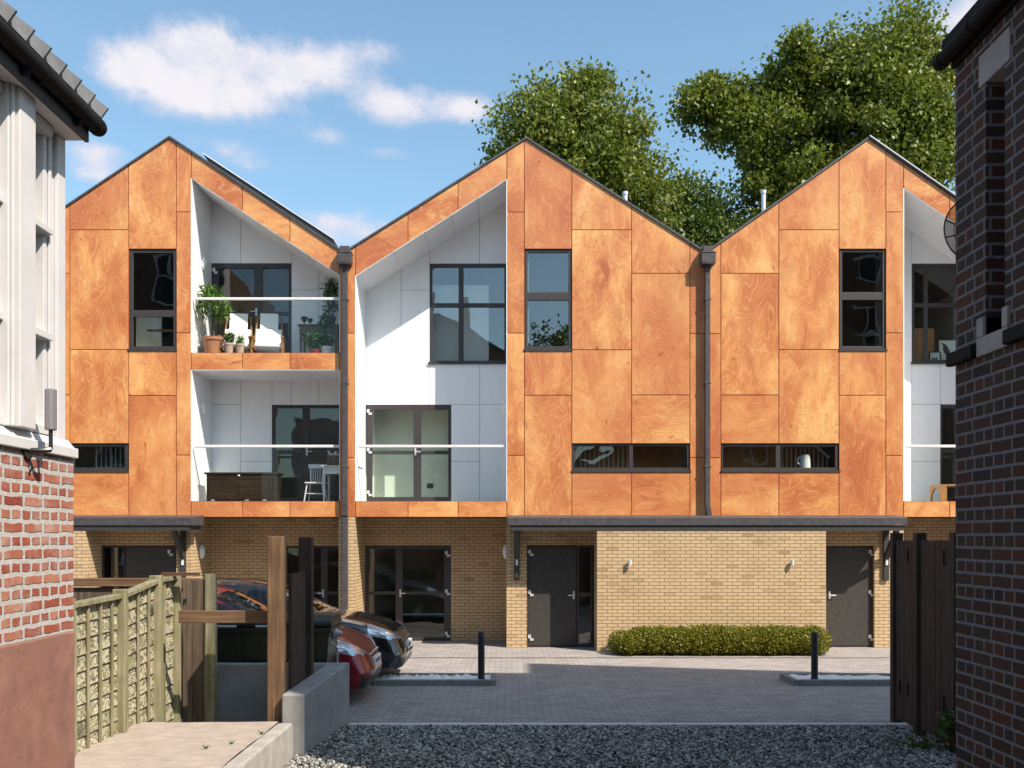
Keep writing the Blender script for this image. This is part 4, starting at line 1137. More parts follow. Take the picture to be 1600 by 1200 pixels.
# x, bottom, belt z, shoulder half width, top z, roof half width
ST = [(2.13, .40, .60, .40, .62, .30), (2.09, .26, .66, .60, .705, .50), (2.02, .20, .69, .74, .755, .60), (1.88, .19, .72, .83, .82, .66), (1.60, .19, .78, .885, .895, .70), (1.25, .19, .85, .89, .955, .70),
      (.92, .19, .90, .89, 1.0, .70), (.55, .19, .92, .89, 1.215, .60), (.15, .19, .935, .89, 1.40, .565), (-.35, .19, .945, .89, 1.485, .565), (-.9, .19, .955, .885, 1.475, .555), (-1.4, .19, .965, .87, 1.40, .54),
      (-1.75, .22, .97, .84, 1.24, .54), (-1.98, .30, .95, .78, 1.02, .56), (-2.08, .42, .86, .66, .90, .5)]
def car(label, paint, loc, sc, mirror):
    c = thing('parked_car', label, 'car', loc)
    arr = []
    for x, zb, zbelt, w, zt, wr in ST:
        zm = zb+(zbelt-zb)*.5
        cab = zt-zbelt > .16
        if cab: up = [(w*.925, zbelt+.02), (wr+(w*.925-wr)*.45, zbelt+(zt-zbelt)*.55), (wr+.03, zt-.075), (wr*.62, zt-.012), (0, zt)]
        else:
            d = zt-zbelt; up = [(w*.965, zbelt+d*.30), (w*.88, zbelt+d*.62), (w*.76, zbelt+d*.82), (w*.45, zbelt+d*.96), (0, zt)]
        arr.append([(0, zb), (w*.80, zb), (w*.955, zb+.10), (w*1.0, zm), (w*1.0, zbelt-.06)]+up)
    A = np.array([[(ST[i][0], y, z) for y, z in ring] for i, ring in enumerate(arr)])
    nu, nv = 5, 4
    def up(a, k):
        n = len(a); out = []
        for i in range(n-1):
            p = [a[max(i-1, 0)], a[i], a[i+1], a[min(i+2, n-1)]]
            for j in range(k): out.append(catmull(p, j/k))
        out.append(a[-1]); return np.array(out)
    B = up(A, nu); B = up(B.transpose(1, 0, 2), nv).transpose(1, 0, 2)
    ni, nj = B.shape[:2]
    wgt = np.clip((B[:, :, 0]-1.2)/.9, 0, 1)**1.5; B[:, :, 0] -= wgt*np.clip(B[:, :, 2]-.42, 0, None)*.42
    def P(i, j, s): v = B[i, j]; return (v[0], s*v[1], v[2])
    body = MB(); gw = MB(); gr_ = MB(); gs = {(a, b): MB() for a in (1, -1) for b in (True, False)}; lamp = MB(); grille = MB(); trim = MB()
    for s in (1, -1):
        for i in range(ni-1):
            for j in range(nj-1):
                q = [P(i, j, s), P(i+1, j, s), P(i+1, j+1, s), P(i, j+1, s)]
                if s < 0: q = q[::-1]
                x = (q[0][0]+q[2][0])/2; z = (q[0][2]+q[2][2])/2; y = abs(q[0][1]+q[2][1])/2
                ring = j/nv
                side = 5.25 <= ring < 6.75 and -1.55 < x < .62 and not (-.42 < x < -.34)
                ws = ring >= 7 and .17 < x < .90 and y < .62
                rw = ring >= 7 and -1.93 < x < -1.5
                hl = 1.60 < x < 2.065 and 3.2 <= ring < 6.6 and .40 < y and z > .615+(2.06-x)*.24 and z < .80-(x-1.9)*.35
                gr = x > 2.03 and .42 < z < .60 and y < .42
                lo = x > 1.90 and z < .36 and y < .72
                dst = (gw if ws else gr_ if rw else gs[(s, x > -.38)]) if (side or ws or rw) else lamp if hl else grille if (gr or lo) else body
                dst.add(q, [(0, 1, 2, 3)])
    # nose cap
    for s in (1, -1):
        cap = [P(0, j, s) for j in range(nj)]
        body.add(cap+[(2.115, 0, .5)], [((j, j+1, nj) if s < 0 else (j+1, j, nj)) for j in range(nj-1)])
        cap = [P(ni-1, j, s) for j in range(nj)]
        body.add(cap+[(-2.085, 0, .6)], [((j+1, j, nj) if s < 0 else (j, j+1, nj)) for j in range(nj-1)])
    T = Matrix.Translation(Vector(loc)) @ Matrix.Scale(sc, 4)
    def fin(mb, name, mat, par=c, **k):
        mb.v = [tuple(T @ Vector(v)) for v in mb.v]
        return mb.build(name, mat, par, **k)
    fin(body, 'body', paint, smooth=True, angle=50); fin(gw, 'windscreen', 'carglass', smooth=True, angle=60); fin(gr_, 'rear_window', 'carglass', smooth=True, angle=60); [fin(g_, 'side_window', 'carglass', smooth=True, angle=60) for g_ in gs.values()]
    fin(grille, 'grille', 'black', smooth=True)
    L = MB(); Rr = MB()
    for v4 in range(0, len(lamp.v), 4):
        q = lamp.v[v4:v4+4]; (L if q[0][1]+q[2][1] > 0 else Rr).add(q, [(0, 1, 2, 3)])
    for hb in (L, Rr):
        o = fin(hb, 'headlight', 'lamp', smooth=True)
    for s in (1, -1):
        a = MB(); a.ellipsoid((1.86, s*.74, .655), (.06, .045, .03), 12, 8); fin(a, 'indicator', 'amber', smooth=True)
        a = MB(); a.ellipsoid((1.95, s*.60, .34), (.08, .10, .05), 12, 8); fin(a, 'fog_recess', 'black', smooth=True)  # black colour stands in for the shade inside a fog lamp recess
        a = MB(); a.ellipsoid((.62, s*.98, .96), (.09, .10, .07), 12, 8); fin(a, 'door_mirror', paint, smooth=True)
    a = MB(); a.box(2.08, 2.125, -.26, .26, .44, .555); pl = fin(a, 'number_plate', 'plate', bevel=.004)
    a = MB()
    a = MB(); a.box(2.03, 2.075, -.40, .40, .60, .615); a.box(2.06, 2.105, -.45, .45, .375, .39); fin(a, 'trim', 'lamp')
    a = MB()
    for k in range(7): a.box(2.1255, 2.127, -.21+.06*k, -.18+.06*k+.01*(k % 2), .47, .525)
    fin(a, 'plate_mark', 'ink', pl)
    for wx in (1.32, -1.28):
        for s in (1, -1):
            a = MB(); a.tube([(wx, s*.70, .33), (wx, s*.895, .33)], .40, 28); fin(a, 'wheel_arch', 'black', smooth=True)
            a = MB(); a.tube([(wx, s*.70, .32), (wx, s*.88, .32), (wx, s*.905, .32)], [.32, .32, .29], 28); w = fin(a, 'wheel', 'tyre', smooth=True)
            a = MB(); a.tube([(wx, s*.85, .32), (wx, s*.908, .32)], .215, 28, caps=False)
            a.tube([(wx, s*.86, .32), (wx, s*.925, .32)], .045, 12)
            for k in range(9):
                an = 2*math.pi*k/9; a.tube([(wx, s*.915, .32), (wx+.21*math.cos(an), s*.90, .32+.21*math.sin(an))], [.022, .015], 6)
            fin(a, 'rim', 'alloy', w)
    for sx in (.0, -.9):
        for s in (.36, -.36):
            a = MB(); a.prism([(sx-.05, .5), (sx+.35, .5), (sx+.35, .62), (sx+.05, .66), (sx-.10, 1.18), (sx-.22, 1.16)], s-.22, s+.22, 'y'); a.ellipsoid((sx-.2, s, 1.24), (.05, .13, .08), 10, 6)
            fin(a, 'seat', 'black')
    return c
car('dark red parked hatchback nosing out behind the low concrete wall', 'carred', (-2.06-2.13*1.17, 15.02, 0), 1.17, False)
car('glossy black parked car with a large headlight nearest the houses', 'carblack', (-1.80-2.13*1.17, 17.25, 0), 1.17, False)

# ------------------------------------------------------------------ balcony things
ZU, ZL = 3.262+ (Z(551)-3.262), 3.262      # balcony floors (upper left, lower)
ZU = Z(551)-.012
def pot(name_label, cat, x, y, z, r, h, mat, taper=.72, group='potted plants on the upper left balcony'):
    t = thing('potted_plant', name_label, cat, (x, y, z), group)
    MB().lathe([(r*taper, 0), (r*.98, h*.82), (r*1.08, h*.84), (r*1.08, h), (r*.94, h), (r*.9, h*.9), (.001, h*.9)], (x, y, z), 24).build('pot', mat, t, smooth=True)
    return t
Y1 = F+.42
t = pot('leafy standard tree in a big terracotta pot at the left of the upper balcony', 'potted plant', X(333, Y1), Y1, ZU, .22, .43, 'terracotta', .74)
x = X(333, Y1)
m = MB(); m.tube([(x, Y1, ZU+.3), (x+.02, Y1, ZU+.6), (x-.01, Y1, ZU+1.0), (x+.03, Y1, ZU+1.3)], [.03, .026, .022, .012], 8)
for k in range(8): a = k*.8; m.tube([(x, Y1, ZU+.85+.05*k), (x+.25*math.cos(a), Y1+.25*math.sin(a), ZU+1.05+.05*k)], [.01, .004], 5)
m.build('trunk', 'bark', t)
pts = np.concatenate([ell_points(320, (x+.02, Y1, ZU+1.15), (.37, .34, .36), .45), ell_points(80, (x-.1, Y1, ZU+1.45), (.18, .18, .18), .3), ell_points(70, (x+.2, Y1, ZU+1.0), (.2, .2, .25), .3)])
leaves('foliage', pts, .15, 'potleaf', t, droop=-.1, aspect=.36)
Y2 = F+.32
t = pot('dark clipped shrub in a small chalky pot in front of the left deckchair', 'potted plant', X(358, Y2), Y2, ZU, .105, .20+.08, 'palepot'); x = X(358, Y2)
leaves('foliage', ell_points(420, (x, Y2, ZU+.40), (.125, .12, .14), .4), .05, 'bambooleaf', t, droop=-.2, aspect=.6)
t = pot('pale green tuft in a small chalky pot between the deckchairs', 'potted plant', X(375, Y2), Y2, ZU, .10, .18+.08, 'palepot'); x = X(375, Y2)
leaves('foliage', ell_points(200, (x, Y2, ZU+.33), (.10, .10, .12), .3), .08, 'potleaf', t, droop=-.9, aspect=.2)
Y3 = F+.42
t = pot('bushy dark plant in a red pot at the right of the upper balcony', 'potted plant', X(493, Y3), Y3, ZU, .12, .15, 'redpot'); x = X(493, Y3)
leaves('foliage', ell_points(330, (x-.03, Y3, ZU+.36), (.24, .22, .22), .3), .10, 'bambooleaf', t, droop=.3, aspect=.45)
t = pot('dark leafy plant in a white bowl pot by the right edge of the upper balcony', 'potted plant', X(511, Y3), Y3, ZU, .13, .22, 'whitepot'); x = X(511, Y3)
m = MB(); m.tube([(x, Y3, ZU+.15), (x-.02, Y3, ZU+.5), (x-.08, Y3, ZU+.85)], [.01, .008, .004], 6); m.build('stem', 'bark', t)
leaves('foliage', np.concatenate([ell_points(110, (x+.02, Y3, ZU+.42), (.2, .18, .24), .2), ell_points(80, (x-.06, Y3, ZU+.8), (.13, .12, .2), .2)]), .13, 'bambooleaf', t, droop=.5, aspect=.45)
Y4 = F+1.0
t = pot('tall dark bamboo in a black pot on the console table', 'potted plant', X(517, Y4), Y4, Z(509, Y4), .12, .20, 'black'); x = X(517, Y4); zz = Z(509, Y4)
m = MB()
for k in range(6):
    a = k*1.05; m.tube([(x+.04*math.cos(a), Y4+.04*math.sin(a), zz+.12), (x+.09*math.cos(a), Y4+.09*math.sin(a), zz+.7), (x+.16*math.cos(a), Y4+.16*math.sin(a), zz+1.12)], [.008, .006, .003], 5)
m.build('stem', 'bark', t)
leaves('foliage', np.concatenate([ell_points(330, (x, Y4, zz+.80), (.19, .2, .36), .25), ell_points(120, (x+.03, Y4, zz+.42), (.22, .2, .2), .2)]), .12, 'bambooleaf', t, droop=.35, aspect=.26)
# console table with two urns
ct_ = thing('console_table', 'worn oak console table against the back wall of the upper left balcony', 'table', (X(497, F+1.05), F+1.05, ZU))
xa, xb = X(467.5, F+1), X(531, F+1); zt = Z(509.5, F+1)
MB().box(xa, xb, F+.78, F+1.32, zt-.03, zt).build('tabletop', 'oldoak', ct_, bevel=.006)
m = MB(); m.box(xa+.04, xb-.03, F+.82, F+.84, zt-.20, zt-.031); m.box(xa+.04, xa+.06, F+.841, F+1.28, zt-.20, zt-.031); m.build('apron', 'oldoak', ct_)
for lx in (xa+.07, xb-.06):
    for ly in (F+.86, F+1.26):
        MB().lathe([(.024, ZU), (.03, ZU+.06), (.02, ZU+.09), (.028, ZU+.3), (.034, ZU+(zt-ZU)*.62), (.022, ZU+(zt-ZU)*.7), (.036, zt-.21), (.036, zt-.032)], (lx, ly, 0), 12).build('leg', 'oldoak', ct_, smooth=True)
def urn(px, s, lab):
    x = X(px, F+1); z = zt+.001
    t = thing('urn', lab, 'urn', (x, F+1, z), 'bronze urns on the console table')
    MB().lathe([(.05*s, 0), (.05*s, .02*s), (.018*s, .05*s), (.016*s, .09*s), (.05*s, .13*s), (.075*s, .20*s), (.085*s, .235*s), (.075*s, .235*s), (.04*s, .15*s)], (x, F+1, z), 18).build('cup', 'bronze', t, smooth=True)
    for sg in (1, -1): MB().tube([(x+sg*.05*s, F+1, z+.14*s), (x+sg*.10*s, F+1, z+.17*s), (x+sg*.08*s, F+1, z+.215*s)], .008*s, 6).build('handle', 'bronze', t, smooth=True)
urn(475.5, .9, 'larger bronze urn on the console table, left of the small one'); urn(484.5, .72, 'smaller bronze urn on the console table, right of the larger one')
# deckchairs
dk = thing('deckchair', 'left white canvas deckchair with wooden frame, fully sunlit', 'deckchair', (X(370, F+.68), F+.68, ZU), 'white deckchairs on the upper left balcony')
o_ = org(dk)
def L(x, y, z): return (o_.x+x, o_.y+y, o_.z+z)
m = MB()
def slab(mb, w, pts, t):
    for (y0, z0), (y1, z1) in zip(pts[:-1], pts[1:]):
        mb.add([L(-w, y0, z0), L(w, y0, z0), L(w, y1, z1), L(-w, y1, z1), L(-w, y0-.0, z0+t), L(w, y0, z0+t), L(w, y1-t*.6, z1+t), L(-w, y1-t*.6, z1+t)], [(0, 3, 2, 1), (4, 5, 6, 7), (0, 1, 5, 4), (1, 2, 6, 5), (2, 3, 7, 6), (3, 0, 4, 7)])
m = MB(); slab(m, .245, [(-.42, .20), (.10, .14)], .06); m.build('seat', 'cloth', dk, bevel=.015)
m = MB(); slab(m, .265, [(.10, .18), (.27, .62)], .05); m.build('backrest', 'cloth', dk, bevel=.012)
m = MB(); slab(m, .185, [(.271, .60), (.40, .98)], .05); m.build('headrest', 'cloth', dk, bevel=.012)
for sg in (1, -1):
    m = MB(); m.tube([L(sg*.29, .02, .02), L(sg*.28, .20, .45), L(sg*.235, .43, .97)], .02, 6); m.build('back_rail', 'teak', dk)
    m = MB(); m.box(*[v for p in zip(L(sg*.30-.035, -.40, .40), L(sg*.30+.035, .20, .43)) for v in p]); m.tube([L(sg*.30, -.42, .385), L(sg*.30, -.36, .42)], .03, 8); m.build('arm', 'teak', dk, bevel=.008)
    for q_ in ([L(sg*.30, -.34, .40), L(sg*.30, -.40, 0)], [L(sg*.30, -.28, .40), L(sg*.30, -.10, 0)], [L(sg*.30, .12, .40), L(sg*.30, .34, 0)]): MB().tube(q_, .021, 6).build('leg', 'teak', dk)
    m = MB(); m.tube([L(sg*.265, -.42, .18), L(sg*.27, .30, .10)], .02, 6); m.build('seat_rail', 'teak', dk)
dk.rotation_euler = (0, 0, R(7)); dk.scale = (1.12, .82, 1.08)
c = copy_tree(dk); c.location.x = X(419, F+.68); c.rotation_euler = (0, 0, R(9)); c['label'] = 'right white canvas deckchair with wooden arms, half in shade'

# lower left balcony
cb = thing('cabinet', 'dark oak low cabinet with two panelled doors on the lower left balcony', 'cabinet', (X(377, F+.35), F+.4, ZL))
xa, xb = X(320.5, F+.3), X(434, F+.3); zt = Z(738, F+.3)
m = MB(); m.box(xa+.03, xb-.03, F+.30, F+.75, ZL, zt-.045); m.build('carcass', 'cabinet', cb, bevel=.005)
MB().box(xa-.02, xb+.02, F+.27, F+.78, zt-.044, zt).build('top', 'cabinet', cb, bevel=.01)
xm = (xa+xb-.1)/2
for a, b in ((xa+.09, xm-.004), (xm+.004, xb-.22)):
    m = MB(); m.box(a, b, F+.283, F+.299, ZL+.06, zt-.10); m.box(a, a+.05, F+.274, F+.2825, ZL+.06, zt-.10); m.box(b-.05, b, F+.274, F+.2825, ZL+.06, zt-.10); m.box(a+.05, b-.05, F+.275, F+.2824, zt-.15, zt-.10); m.box(a+.05, b-.05, F+.275, F+.2824, ZL+.06, ZL+.11)
    m.build('door', 'cabinet', cb)
m = MB(); m.box(xb-.17, xb-.13, F+.275, F+.299, ZL+.02, zt-.06); m.box(xb-.10, xb-.06, F+.275, F+.299, ZL+.02, zt-.06); m.build('pilaster', 'cabinet', cb)
m = MB(); m.ellipsoid((xm-.0, F+.268, zt-.075), (.03, .015, .022), 12, 8); m.build('knob', 'whitepot', cb, smooth=True)
for k in (.18, .95, 1.35): MB().box(xa+k-.04, xa+k+.04, F+.273, F+.2995, ZL+.035, ZL+.048).build('hinge_plate', 'plate', cb)
# white chair and table
wc = thing('spindle_chair', 'white painted spindle back chair beside the white table', 'chair', (X(495, F+.55), F+.6, ZL))
cx, cy = X(492.5, F+.55), F+.65; sz = Z(753.5, F+.55)
MB().box(cx-.22, cx+.22, cy-.22, cy+.2, sz-.035, sz).build('seat', 'whitepaint', wc, bevel=.012)
for sx in (-1, 1):
    MB().tube([(cx+sx*.17, cy-.17, sz-.03), (cx+sx*.235, cy-.21, ZL)], [.018, .014], 8).build('leg', 'whitepaint', wc)
    MB().tube([(cx+sx*.16, cy+.15, sz-.03), (cx+sx*.215, cy+.22, ZL)], [.018, .014], 8).build('leg', 'whitepaint', wc)
m = MB(); m.tube([(cx-.20, cy-.19, ZL+.2), (cx+.20, cy-.19, ZL+.2)], .011, 6); m.tube([(cx-.19, cy+.19, ZL+.2), (cx+.19, cy+.19, ZL+.2)], .011, 6); m.build('stretcher', 'whitepaint', wc)
zk = Z(724, F+.6)
m = MB()
for k in range(7):
    f = -1+2*k/6; m.tube([(cx+f*.15, cy+.16, sz-.01), (cx+f*.175, cy+.23, zk-.06)], .016 if k in (0, 6) else .010, 6)
m.build('spindles', 'whitepaint', wc, smooth=True)
m = MB(); m.box(cx-.225, cx+.225, cy+.205, cy+.24, zk-.10, zk); m.build('top_rail', 'whitepaint', wc, bevel=.015)
wt_ = thing('painted_table', 'white painted table with turned legs beside the spindle chair', 'table', (X(540, F+.5), F+.5, ZL))
xa, xb = X(503.5, F+.4), X(503.5, F+.4)+.85; zt = Z(728, F+.4)
MB().box(xa, xb, F+.25, F+.95, zt-.025, zt).build('tabletop', 'whitepaint', wt_, bevel=.005)
m = MB(); m.box(xa+.04, xb-.04, F+.29, F+.31, zt-.19, zt-.026); m.box(xa+.04, xa+.06, F+.311, F+.9, zt-.19, zt-.026); m.build('apron', 'whitepaint', wt_)
for lx in (xa+.06, xb-.06):
    for ly in (F+.31, F+.88):
        MB().lathe([(.016, ZL), (.024, ZL+.05), (.018, ZL+.15), (.030, ZL+.33), (.018, ZL+.40), (.032, ZL+.44), (.032, zt-.026)], (lx, ly, 0), 12).build('leg', 'whitepaint', wt_, smooth=True)
bk_ = thing('slatted_crate', 'small slatted wooden crate on the white painted table', 'crate', (X(522, F+.5), F+.5, zt))
xa, xb = X(512, F+.5), X(534, F+.5); zz = zt+.001
m = MB()
for k in range(4): m.rnd(); m.box(xa, xb, F+.4, F+.412, zz+.062*k, zz+.055+.062*k); m.box(xa, xb, F+.6, F+.612, zz+.062*k, zz+.055+.062*k); m.box(xa, xa+.012, F+.413, F+.599, zz+.062*k, zz+.055+.062*k); m.box(xb-.012, xb, F+.413, F+.599, zz+.062*k, zz+.055+.062*k)
m.build('slats', 'oldoak', bk_)
cr = thing('coral_ornament', 'branching white coral ornament standing in the slatted crate', 'ornament', (X(521, F+.5), F+.5, zt+.05))
m = MB(); x = X(521, F+.5)
for k in range(16):
    a = k*.42; l = random.uniform(.09, .15); m.tube([(x, F+.5, zz+.10), (x+.06*math.cos(a), F+.5+.05*math.sin(a), zz+.22), (x+l*math.cos(a), F+.5+.07*math.sin(a), zz+.26+random.uniform(0, .12))], [.012, .011, .008], 6)
m.build('branches', 'whitepot', cr, smooth=True)

# right balcony
ab = thing('arched_bench', 'honey coloured timber bench with an arched end on the right balcony', 'bench', (X(1490, F+.4), F+.5, ZL))
xa = X(1448.5, F+.85); zt = Z(757, F+.35)
x1 = X(1470, F+.32)
m = MB(); m.box(x1, x1+1.3, F+.32, F+.90, zt-.035, zt); m.build('tabletop', 'honey', ab, bevel=.004)
pts = [(F+.32, ZL), (F+.32, zt-.036), (F+.90, zt-.036), (F+.90, ZL), (F+.84, ZL)]
pts += [(F+.61+.23*math.cos(math.pi*k/12), ZL+.06+(zt-ZL-.14)*math.sin(math.pi*k/12)) for k in range(13)]+[(F+.38, ZL)]
m = MB(); m.prism(pts, x1+.002, x1+.04, 'x'); m.box(x1+.041, x1+.14, F+.321, F+.36, ZL, zt-.036); m.build('arched_end', 'honey', ab)
m = MB(); m.box(x1+1.2, x1+1.298, F+.321, F+.36, ZL, zt-.036); m.build('leg', 'honey', ab)

# things on the inside sills
Y = BK+.28
def picture(px0, px1, py0, py1, lab, art, yy):
    t = thing('framed_picture', lab, 'picture', (X((px0+px1)/2, yy), yy, Z(py1, yy)), 'framed pictures on the sill')
    m = MB(); a, b, c, d = X(px0, yy), X(px1, yy), Z(py1, yy), Z(py0, yy); w = .022
    m.box(a, a+w, yy-.015, yy+.01, c, d); m.box(b-w, b, yy-.015, yy+.01, c, d); m.box(a+w, b-w, yy-.014, yy+.009, c, c+w); m.box(a+w, b-w, yy-.014, yy+.009, d-w, d); m.build('frame', 'blackmatt', t)
    MB().box(a+w, b-w, yy-.004, yy+.004, c+w, d-w).build('paper', 'paper', t)
    m = MB(); m.prism([(X(p[0], yy), Z(p[1], yy)) for p in art], yy-.0065, yy-.0045, 'y'); m.build('silhouette', 'ink', t)
picture(1465.5, 1500, 530.5, 564, 'larger framed picture of a dark bird shape on the window sill', [(1469.5, 535), (1476, 537.5), (1480, 541), (1484, 549), (1488, 558), (1485, 559), (1481, 557), (1476, 553), (1473, 546), (1473.5, 540)], Y+.03)
picture(1451.5, 1469.5, 549.5, 564, 'smaller framed picture in front of the bird picture on the sill', [(1456, 562), (1456, 558.5), (1458, 560), (1462, 559.6), (1464, 558.2), (1465, 562)], Y-.05)
one('timber_board', MB().rnd().box(X(1425, Y+.15), X(1459, Y+.15), Y+.12, Y+.15, Z(575, Y), Z(513.5, Y+.15)), 'honey', 'honey coloured board leaning upright behind the window pictures', 'board')
MB().box(X(1425, BK), X(1535, BK), BK+.1, BK+.7, Z(568, BK), Z(565.5, BK)).build('inner_sill', 'whitepaint', h3)
jg = thing('jug', 'white enamel jug on the sill of the right low window', 'jug', (X(1258, F+.3), F+.22, Z(731)))
jx, jy, jz = X(1259, F+.22), F+.24, Z(732, F+.24)
MB().box(X(1129), X(1305), F+.165, F+.42, jz-.03, jz-.001).build('inner_sill', 'lead', h3)
MB().lathe([(.105, 0), (.112, .01), (.105, .17), (.098, .29), (.104, .305), (.094, .30), (.09, .15), (.001, .02)], (jx, jy, jz), 24).build('body', 'whitepot', jg, smooth=True)
MB().tube([(jx-.095, jy, jz+.26), (jx-.15, jy, jz+.25), (jx-.175, jy, jz+.19), (jx-.165, jy, jz+.11), (jx-.10, jy, jz+.07)], .016, 8).build('handle', 'whitepot', jg, smooth=True)

# ------------------------------------------------------------------ trees
def tree(label, base, blobs, trunk_r, n_leaf, size, mat, seed, group='leafy trees behind the houses'):
    rs = np.random.get_state(); np.random.seed(seed); random.seed(seed)
    t = thing('leafy_tree', label, 'tree', base, group)
    zc = sum(b[0][2] for b in blobs)/len(blobs)
    m = MB(); bx, by = base[0], base[1]
    fork = Vector((bx+.2, by, zc*.55))
    m.tube([(bx, by, -.1), (bx+.1, by, zc*.3), tuple(fork)], [trunk_r, trunk_r*.8, trunk_r*.65], 12)
    tips = []
    vol = np.array([b[1][0]*b[1][1]*b[1][2] for b in blobs]); vol = vol/vol.sum()
    for (c, r), v in zip(blobs, vol):
        c = Vector(c); mid = fork.lerp(c, .55)+Vector((random.uniform(-.3, .3), random.uniform(-.3, .3), .2))
        m.tube([tuple(fork), tuple(mid), tuple(c)], [trunk_r*.45, trunk_r*.3, trunk_r*.14], 8)
        ncl = max(14, int(v*260))
        P_ = ell_points(ncl, c, r, .35)
        for p in P_[:40]:
            q = c.lerp(Vector(p), .5)+Vector((0, 0, .15)); m.tube([tuple(c), tuple(q), tuple(p)], [trunk_r*.12, .03, .008], 5)
        tips.append(P_)
    m.build('trunk', 'bark', t)
    tips = np.concatenate(tips)
    per = n_leaf//len(tips)
    pts = []
    for p in tips:
        s = np.random.uniform(.22, .5)
        out = np.random.normal(size=3); out[2] = abs(out[2])*.4-.2; out /= np.linalg.norm(out)
        k = int(per*np.random.uniform(.5, 1.5))
        q = np.clip(np.random.normal(size=(k, 3)), -1.9, 1.9)*np.array([s, s, s*.75])
        q += out*np.random.rand(k, 1)*s*1.8
        q[:, 2] -= .25*np.linalg.norm(q[:, :2], axis=1)
        pts.append(p+q)
    leaves('crown', np.concatenate(pts), size, mat, t, droop=.75, aspect=.72)
    np.random.set_state(rs)
    return t
def W(px, py, Y): return (X(px, Y), Y, Z(py, Y))
Y = 31
tree('rounded leafy tree rising behind the middle house ridge', (W(905, 300, Y)[0], Y, 0),
     [(W(900, 260, Y), (2.0, 2.0, 2.2)), (W(850, 200, Y), (1.2, 1.3, 1.1)), (W(905, 160, Y), (1.1, 1.2, 1.05)), (W(972, 195, Y), (.95, 1.1, 1.0)), (W(990, 290, Y), (1.05, 1.2, 1.4)), (W(805, 250, Y), (.75, .9, .7)), (W(940, 380, Y), (2.2, 2, 1.5))], .3, 46000, .148, 'leaf', 11)
Y = 34
tree('tallest leafy tree, behind the right house', (W(1330, 300, Y)[0], Y, 0),
     [(W(1340, 190, Y), (2.9, 2.6, 2.6)), (W(1290, 105, Y), (2.0, 1.8, 1.5)), (W(1370, 85, Y), (2.0, 1.8, 1.5)), (W(1440, 140, Y), (1.5, 1.6, 2.0)), (W(1160, 165, Y), (1.25, 1.2, 1.2)), (W(1190, 240, Y), (1.7, 1.6, 1.6)), (W(1200, 330, Y), (1.8, 1.8, 1.7)), (W(1330, 310, Y), (3.3, 2.6, 2.0)), (W(1450, 270, Y), (1.35, 1.6, 2.4)), (W(1110, 155, Y), (.6, .7, .5))], .42, 108000, .160, 'leaf', 23)
Y = 33
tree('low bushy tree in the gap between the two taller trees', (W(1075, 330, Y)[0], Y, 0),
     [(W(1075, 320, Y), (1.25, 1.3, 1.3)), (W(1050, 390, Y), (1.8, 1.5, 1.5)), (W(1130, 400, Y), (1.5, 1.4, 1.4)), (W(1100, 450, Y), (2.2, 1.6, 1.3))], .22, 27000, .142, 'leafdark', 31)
tree('broad leafy tree across the road behind the viewer', (2.5, -14, 0),
     [((2.5, -14, 13), (1.9, 2.0, 2.3)), ((4.5, -14, 12), (1.8, 1.6, 1.9)), ((.9, -14, 12.3), (1.3, 1.5, 1.6)), ((2.3, -14, 9.5), (2.5, 2, 2.5))], .3, 6000, .24, 'leafdark', 41)

# ------------------------------------------------------------------ sun, sky, camera
SUN = Vector((1.185, -1, 1.69))
sl = bpy.data.lights.new('sun', 'SUN'); sl.energy = 4.35; sl.angle = R(.5); sl.color = (1, .91, .78)
so_ = bpy.data.objects.new('sun', sl); COL.objects.link(so_)
so_.rotation_euler = SUN.to_track_quat('Z', 'Y').to_euler()
w = bpy.data.worlds.new('World'); S.world = w; w.use_nodes = True
t = NT(w.node_tree)
bg = next(n for n in t.n if n.type == 'BACKGROUND')
sky = t.new('ShaderNodeTexSky', sky_type='NISHITA'); sky.sun_disc = False
sky.sun_elevation = math.asin(SUN.normalized().z); sky.sun_rotation = math.atan2(SUN.x, SUN.y)
sky.air_density = 1.0; sky.dust_density = .9; sky.ozone_density = 1.6
d = t.new('ShaderNodeTexCoord').outputs['Generated']
x, y, z = t.sep(d)
az = t.math('ARCTAN2', x, y); el = t.math('ARCSINE', z)
co = t.comb(az, t.math('MULTIPLY', el, 1.25), 0)
n1 = t.noise(t.vmath('ADD', co, (3.1, 1.7, .4)), 11, 9, .66, .15)
n2 = t.noise(t.vmath('ADD', co, (.3, 5.7, 2.4)), 26, 5, .6)
def blob(px, py, rx, ry, amp=1.0):
    u, v = (px-800)/1520, (840-py)/1520
    a0 = math.atan2(u, 1); e0 = math.atan2(v, math.hypot(u, 1))
    k = math.cos(a0)
    ra = rx/1520*k*k; re = ry/1520*math.cos(e0)*.85
    dx = t.math('DIVIDE', t.math('SUBTRACT', az, a0), ra); dy = t.math('DIVIDE', t.math('SUBTRACT', el, e0), re)
    q = t.math('ADD', t.math('MULTIPLY', dx, dx), t.math('MULTIPLY', dy, dy))
    return t.math('MULTIPLY', t.math('EXPONENT', t.math('MULTIPLY', q, -1.0)), amp)
acc = None
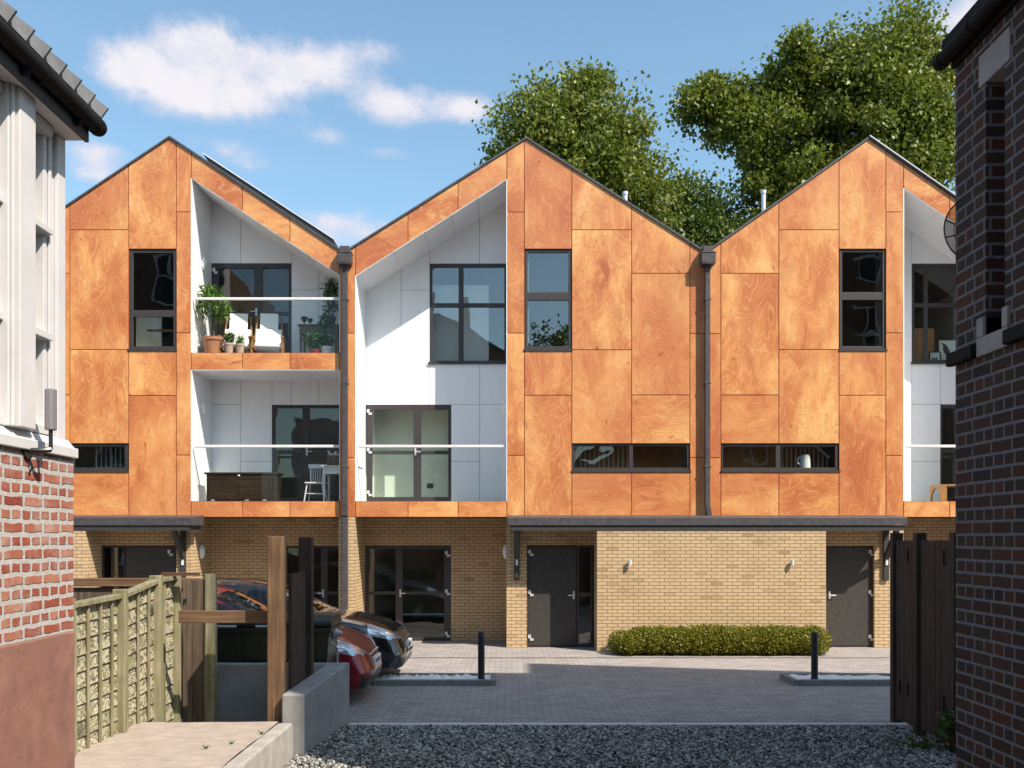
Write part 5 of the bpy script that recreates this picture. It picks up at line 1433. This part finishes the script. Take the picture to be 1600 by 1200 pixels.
for bb in ((265, 105, 105, 62, 1.15), (190, 112, 50, 36, .7), (320, 62, 55, 38, .8), (380, 120, 90, 60, 1.0), (470, 110, 70, 50, .85), (545, 95, 60, 36, .6), (600, 85, 45, 24, .4), (330, 165, 95, 24, .5), (620, 163, 62, 34, .95), (728, 168, 48, 28, .95), (140, 238, 70, 26, .8), (150, 275, 45, 16, .7),
           (350, 232, 60, 20, .55), (405, 262, 70, 22, .6), (545, 362, 80, 34, 1.0), (480, 342, 60, 22, .7), (505, 212, 55, 20, .42), (600, 240, 60, 16, .36), (1510, 30, 80, 44, .9), (1240, 470, 200, 60, .6)):
    b_ = blob(*bb); acc = b_ if acc is None else t.math('ADD', acc, b_)
acc = t.math('MINIMUM', acc, 1.25)
nz = t.math('ADD', t.math('MULTIPLY', t.math('SUBTRACT', n1, .5), 2.6), t.math('MULTIPLY', t.math('SUBTRACT', n2, .5), 1.1))
dens = t.smooth(t.math('ADD', acc, t.math('MULTIPLY', nz, t.smooth(acc, .03, .5))), .20, 1.18)
core = t.smooth(t.math('ADD', acc, t.math('MULTIPLY', nz, .35)), .5, 1.25)
shade = t.mix(t.math('MULTIPLY', core, t.smooth(n1, .3, .6)), (3.35, 3.45, 4.05, 1), (4.5, 4.3, 4.4, 1))
hs = t.new('ShaderNodeHueSaturation'); hs.inputs['Saturation'].default_value = .93; hs.inputs['Value'].default_value = 1.0
t.put(hs.inputs['Color'], t.mix(1.0, sky.outputs[0], (.87, 1.07, 1.02), 'MULTIPLY'))
colr = t.mix(t.math('MULTIPLY', dens, .92), hs.outputs[0], shade)
t.put(bg.inputs[0], colr); bg.inputs[1].default_value = .132
cd = bpy.data.cameras.new('camera'); cam = bpy.data.objects.new('camera', cd); COL.objects.link(cam)
cam.location = (0, 0, H); cam.rotation_euler = (R(90), 0, 0)
cd.sensor_width = 36; cd.lens = 36*1520/1600; cd.shift_y = (840-600)/1600; cd.clip_start = .1; cd.clip_end = 2000
S.camera = cam
S.view_settings.view_transform = 'Standard'; S.view_settings.look = 'None'; S.view_settings.exposure = 0.72; S.view_settings.gamma = 1
S.cycles.use_denoising = True
S.cycles.max_bounces = 8; S.cycles.transparent_max_bounces = 16
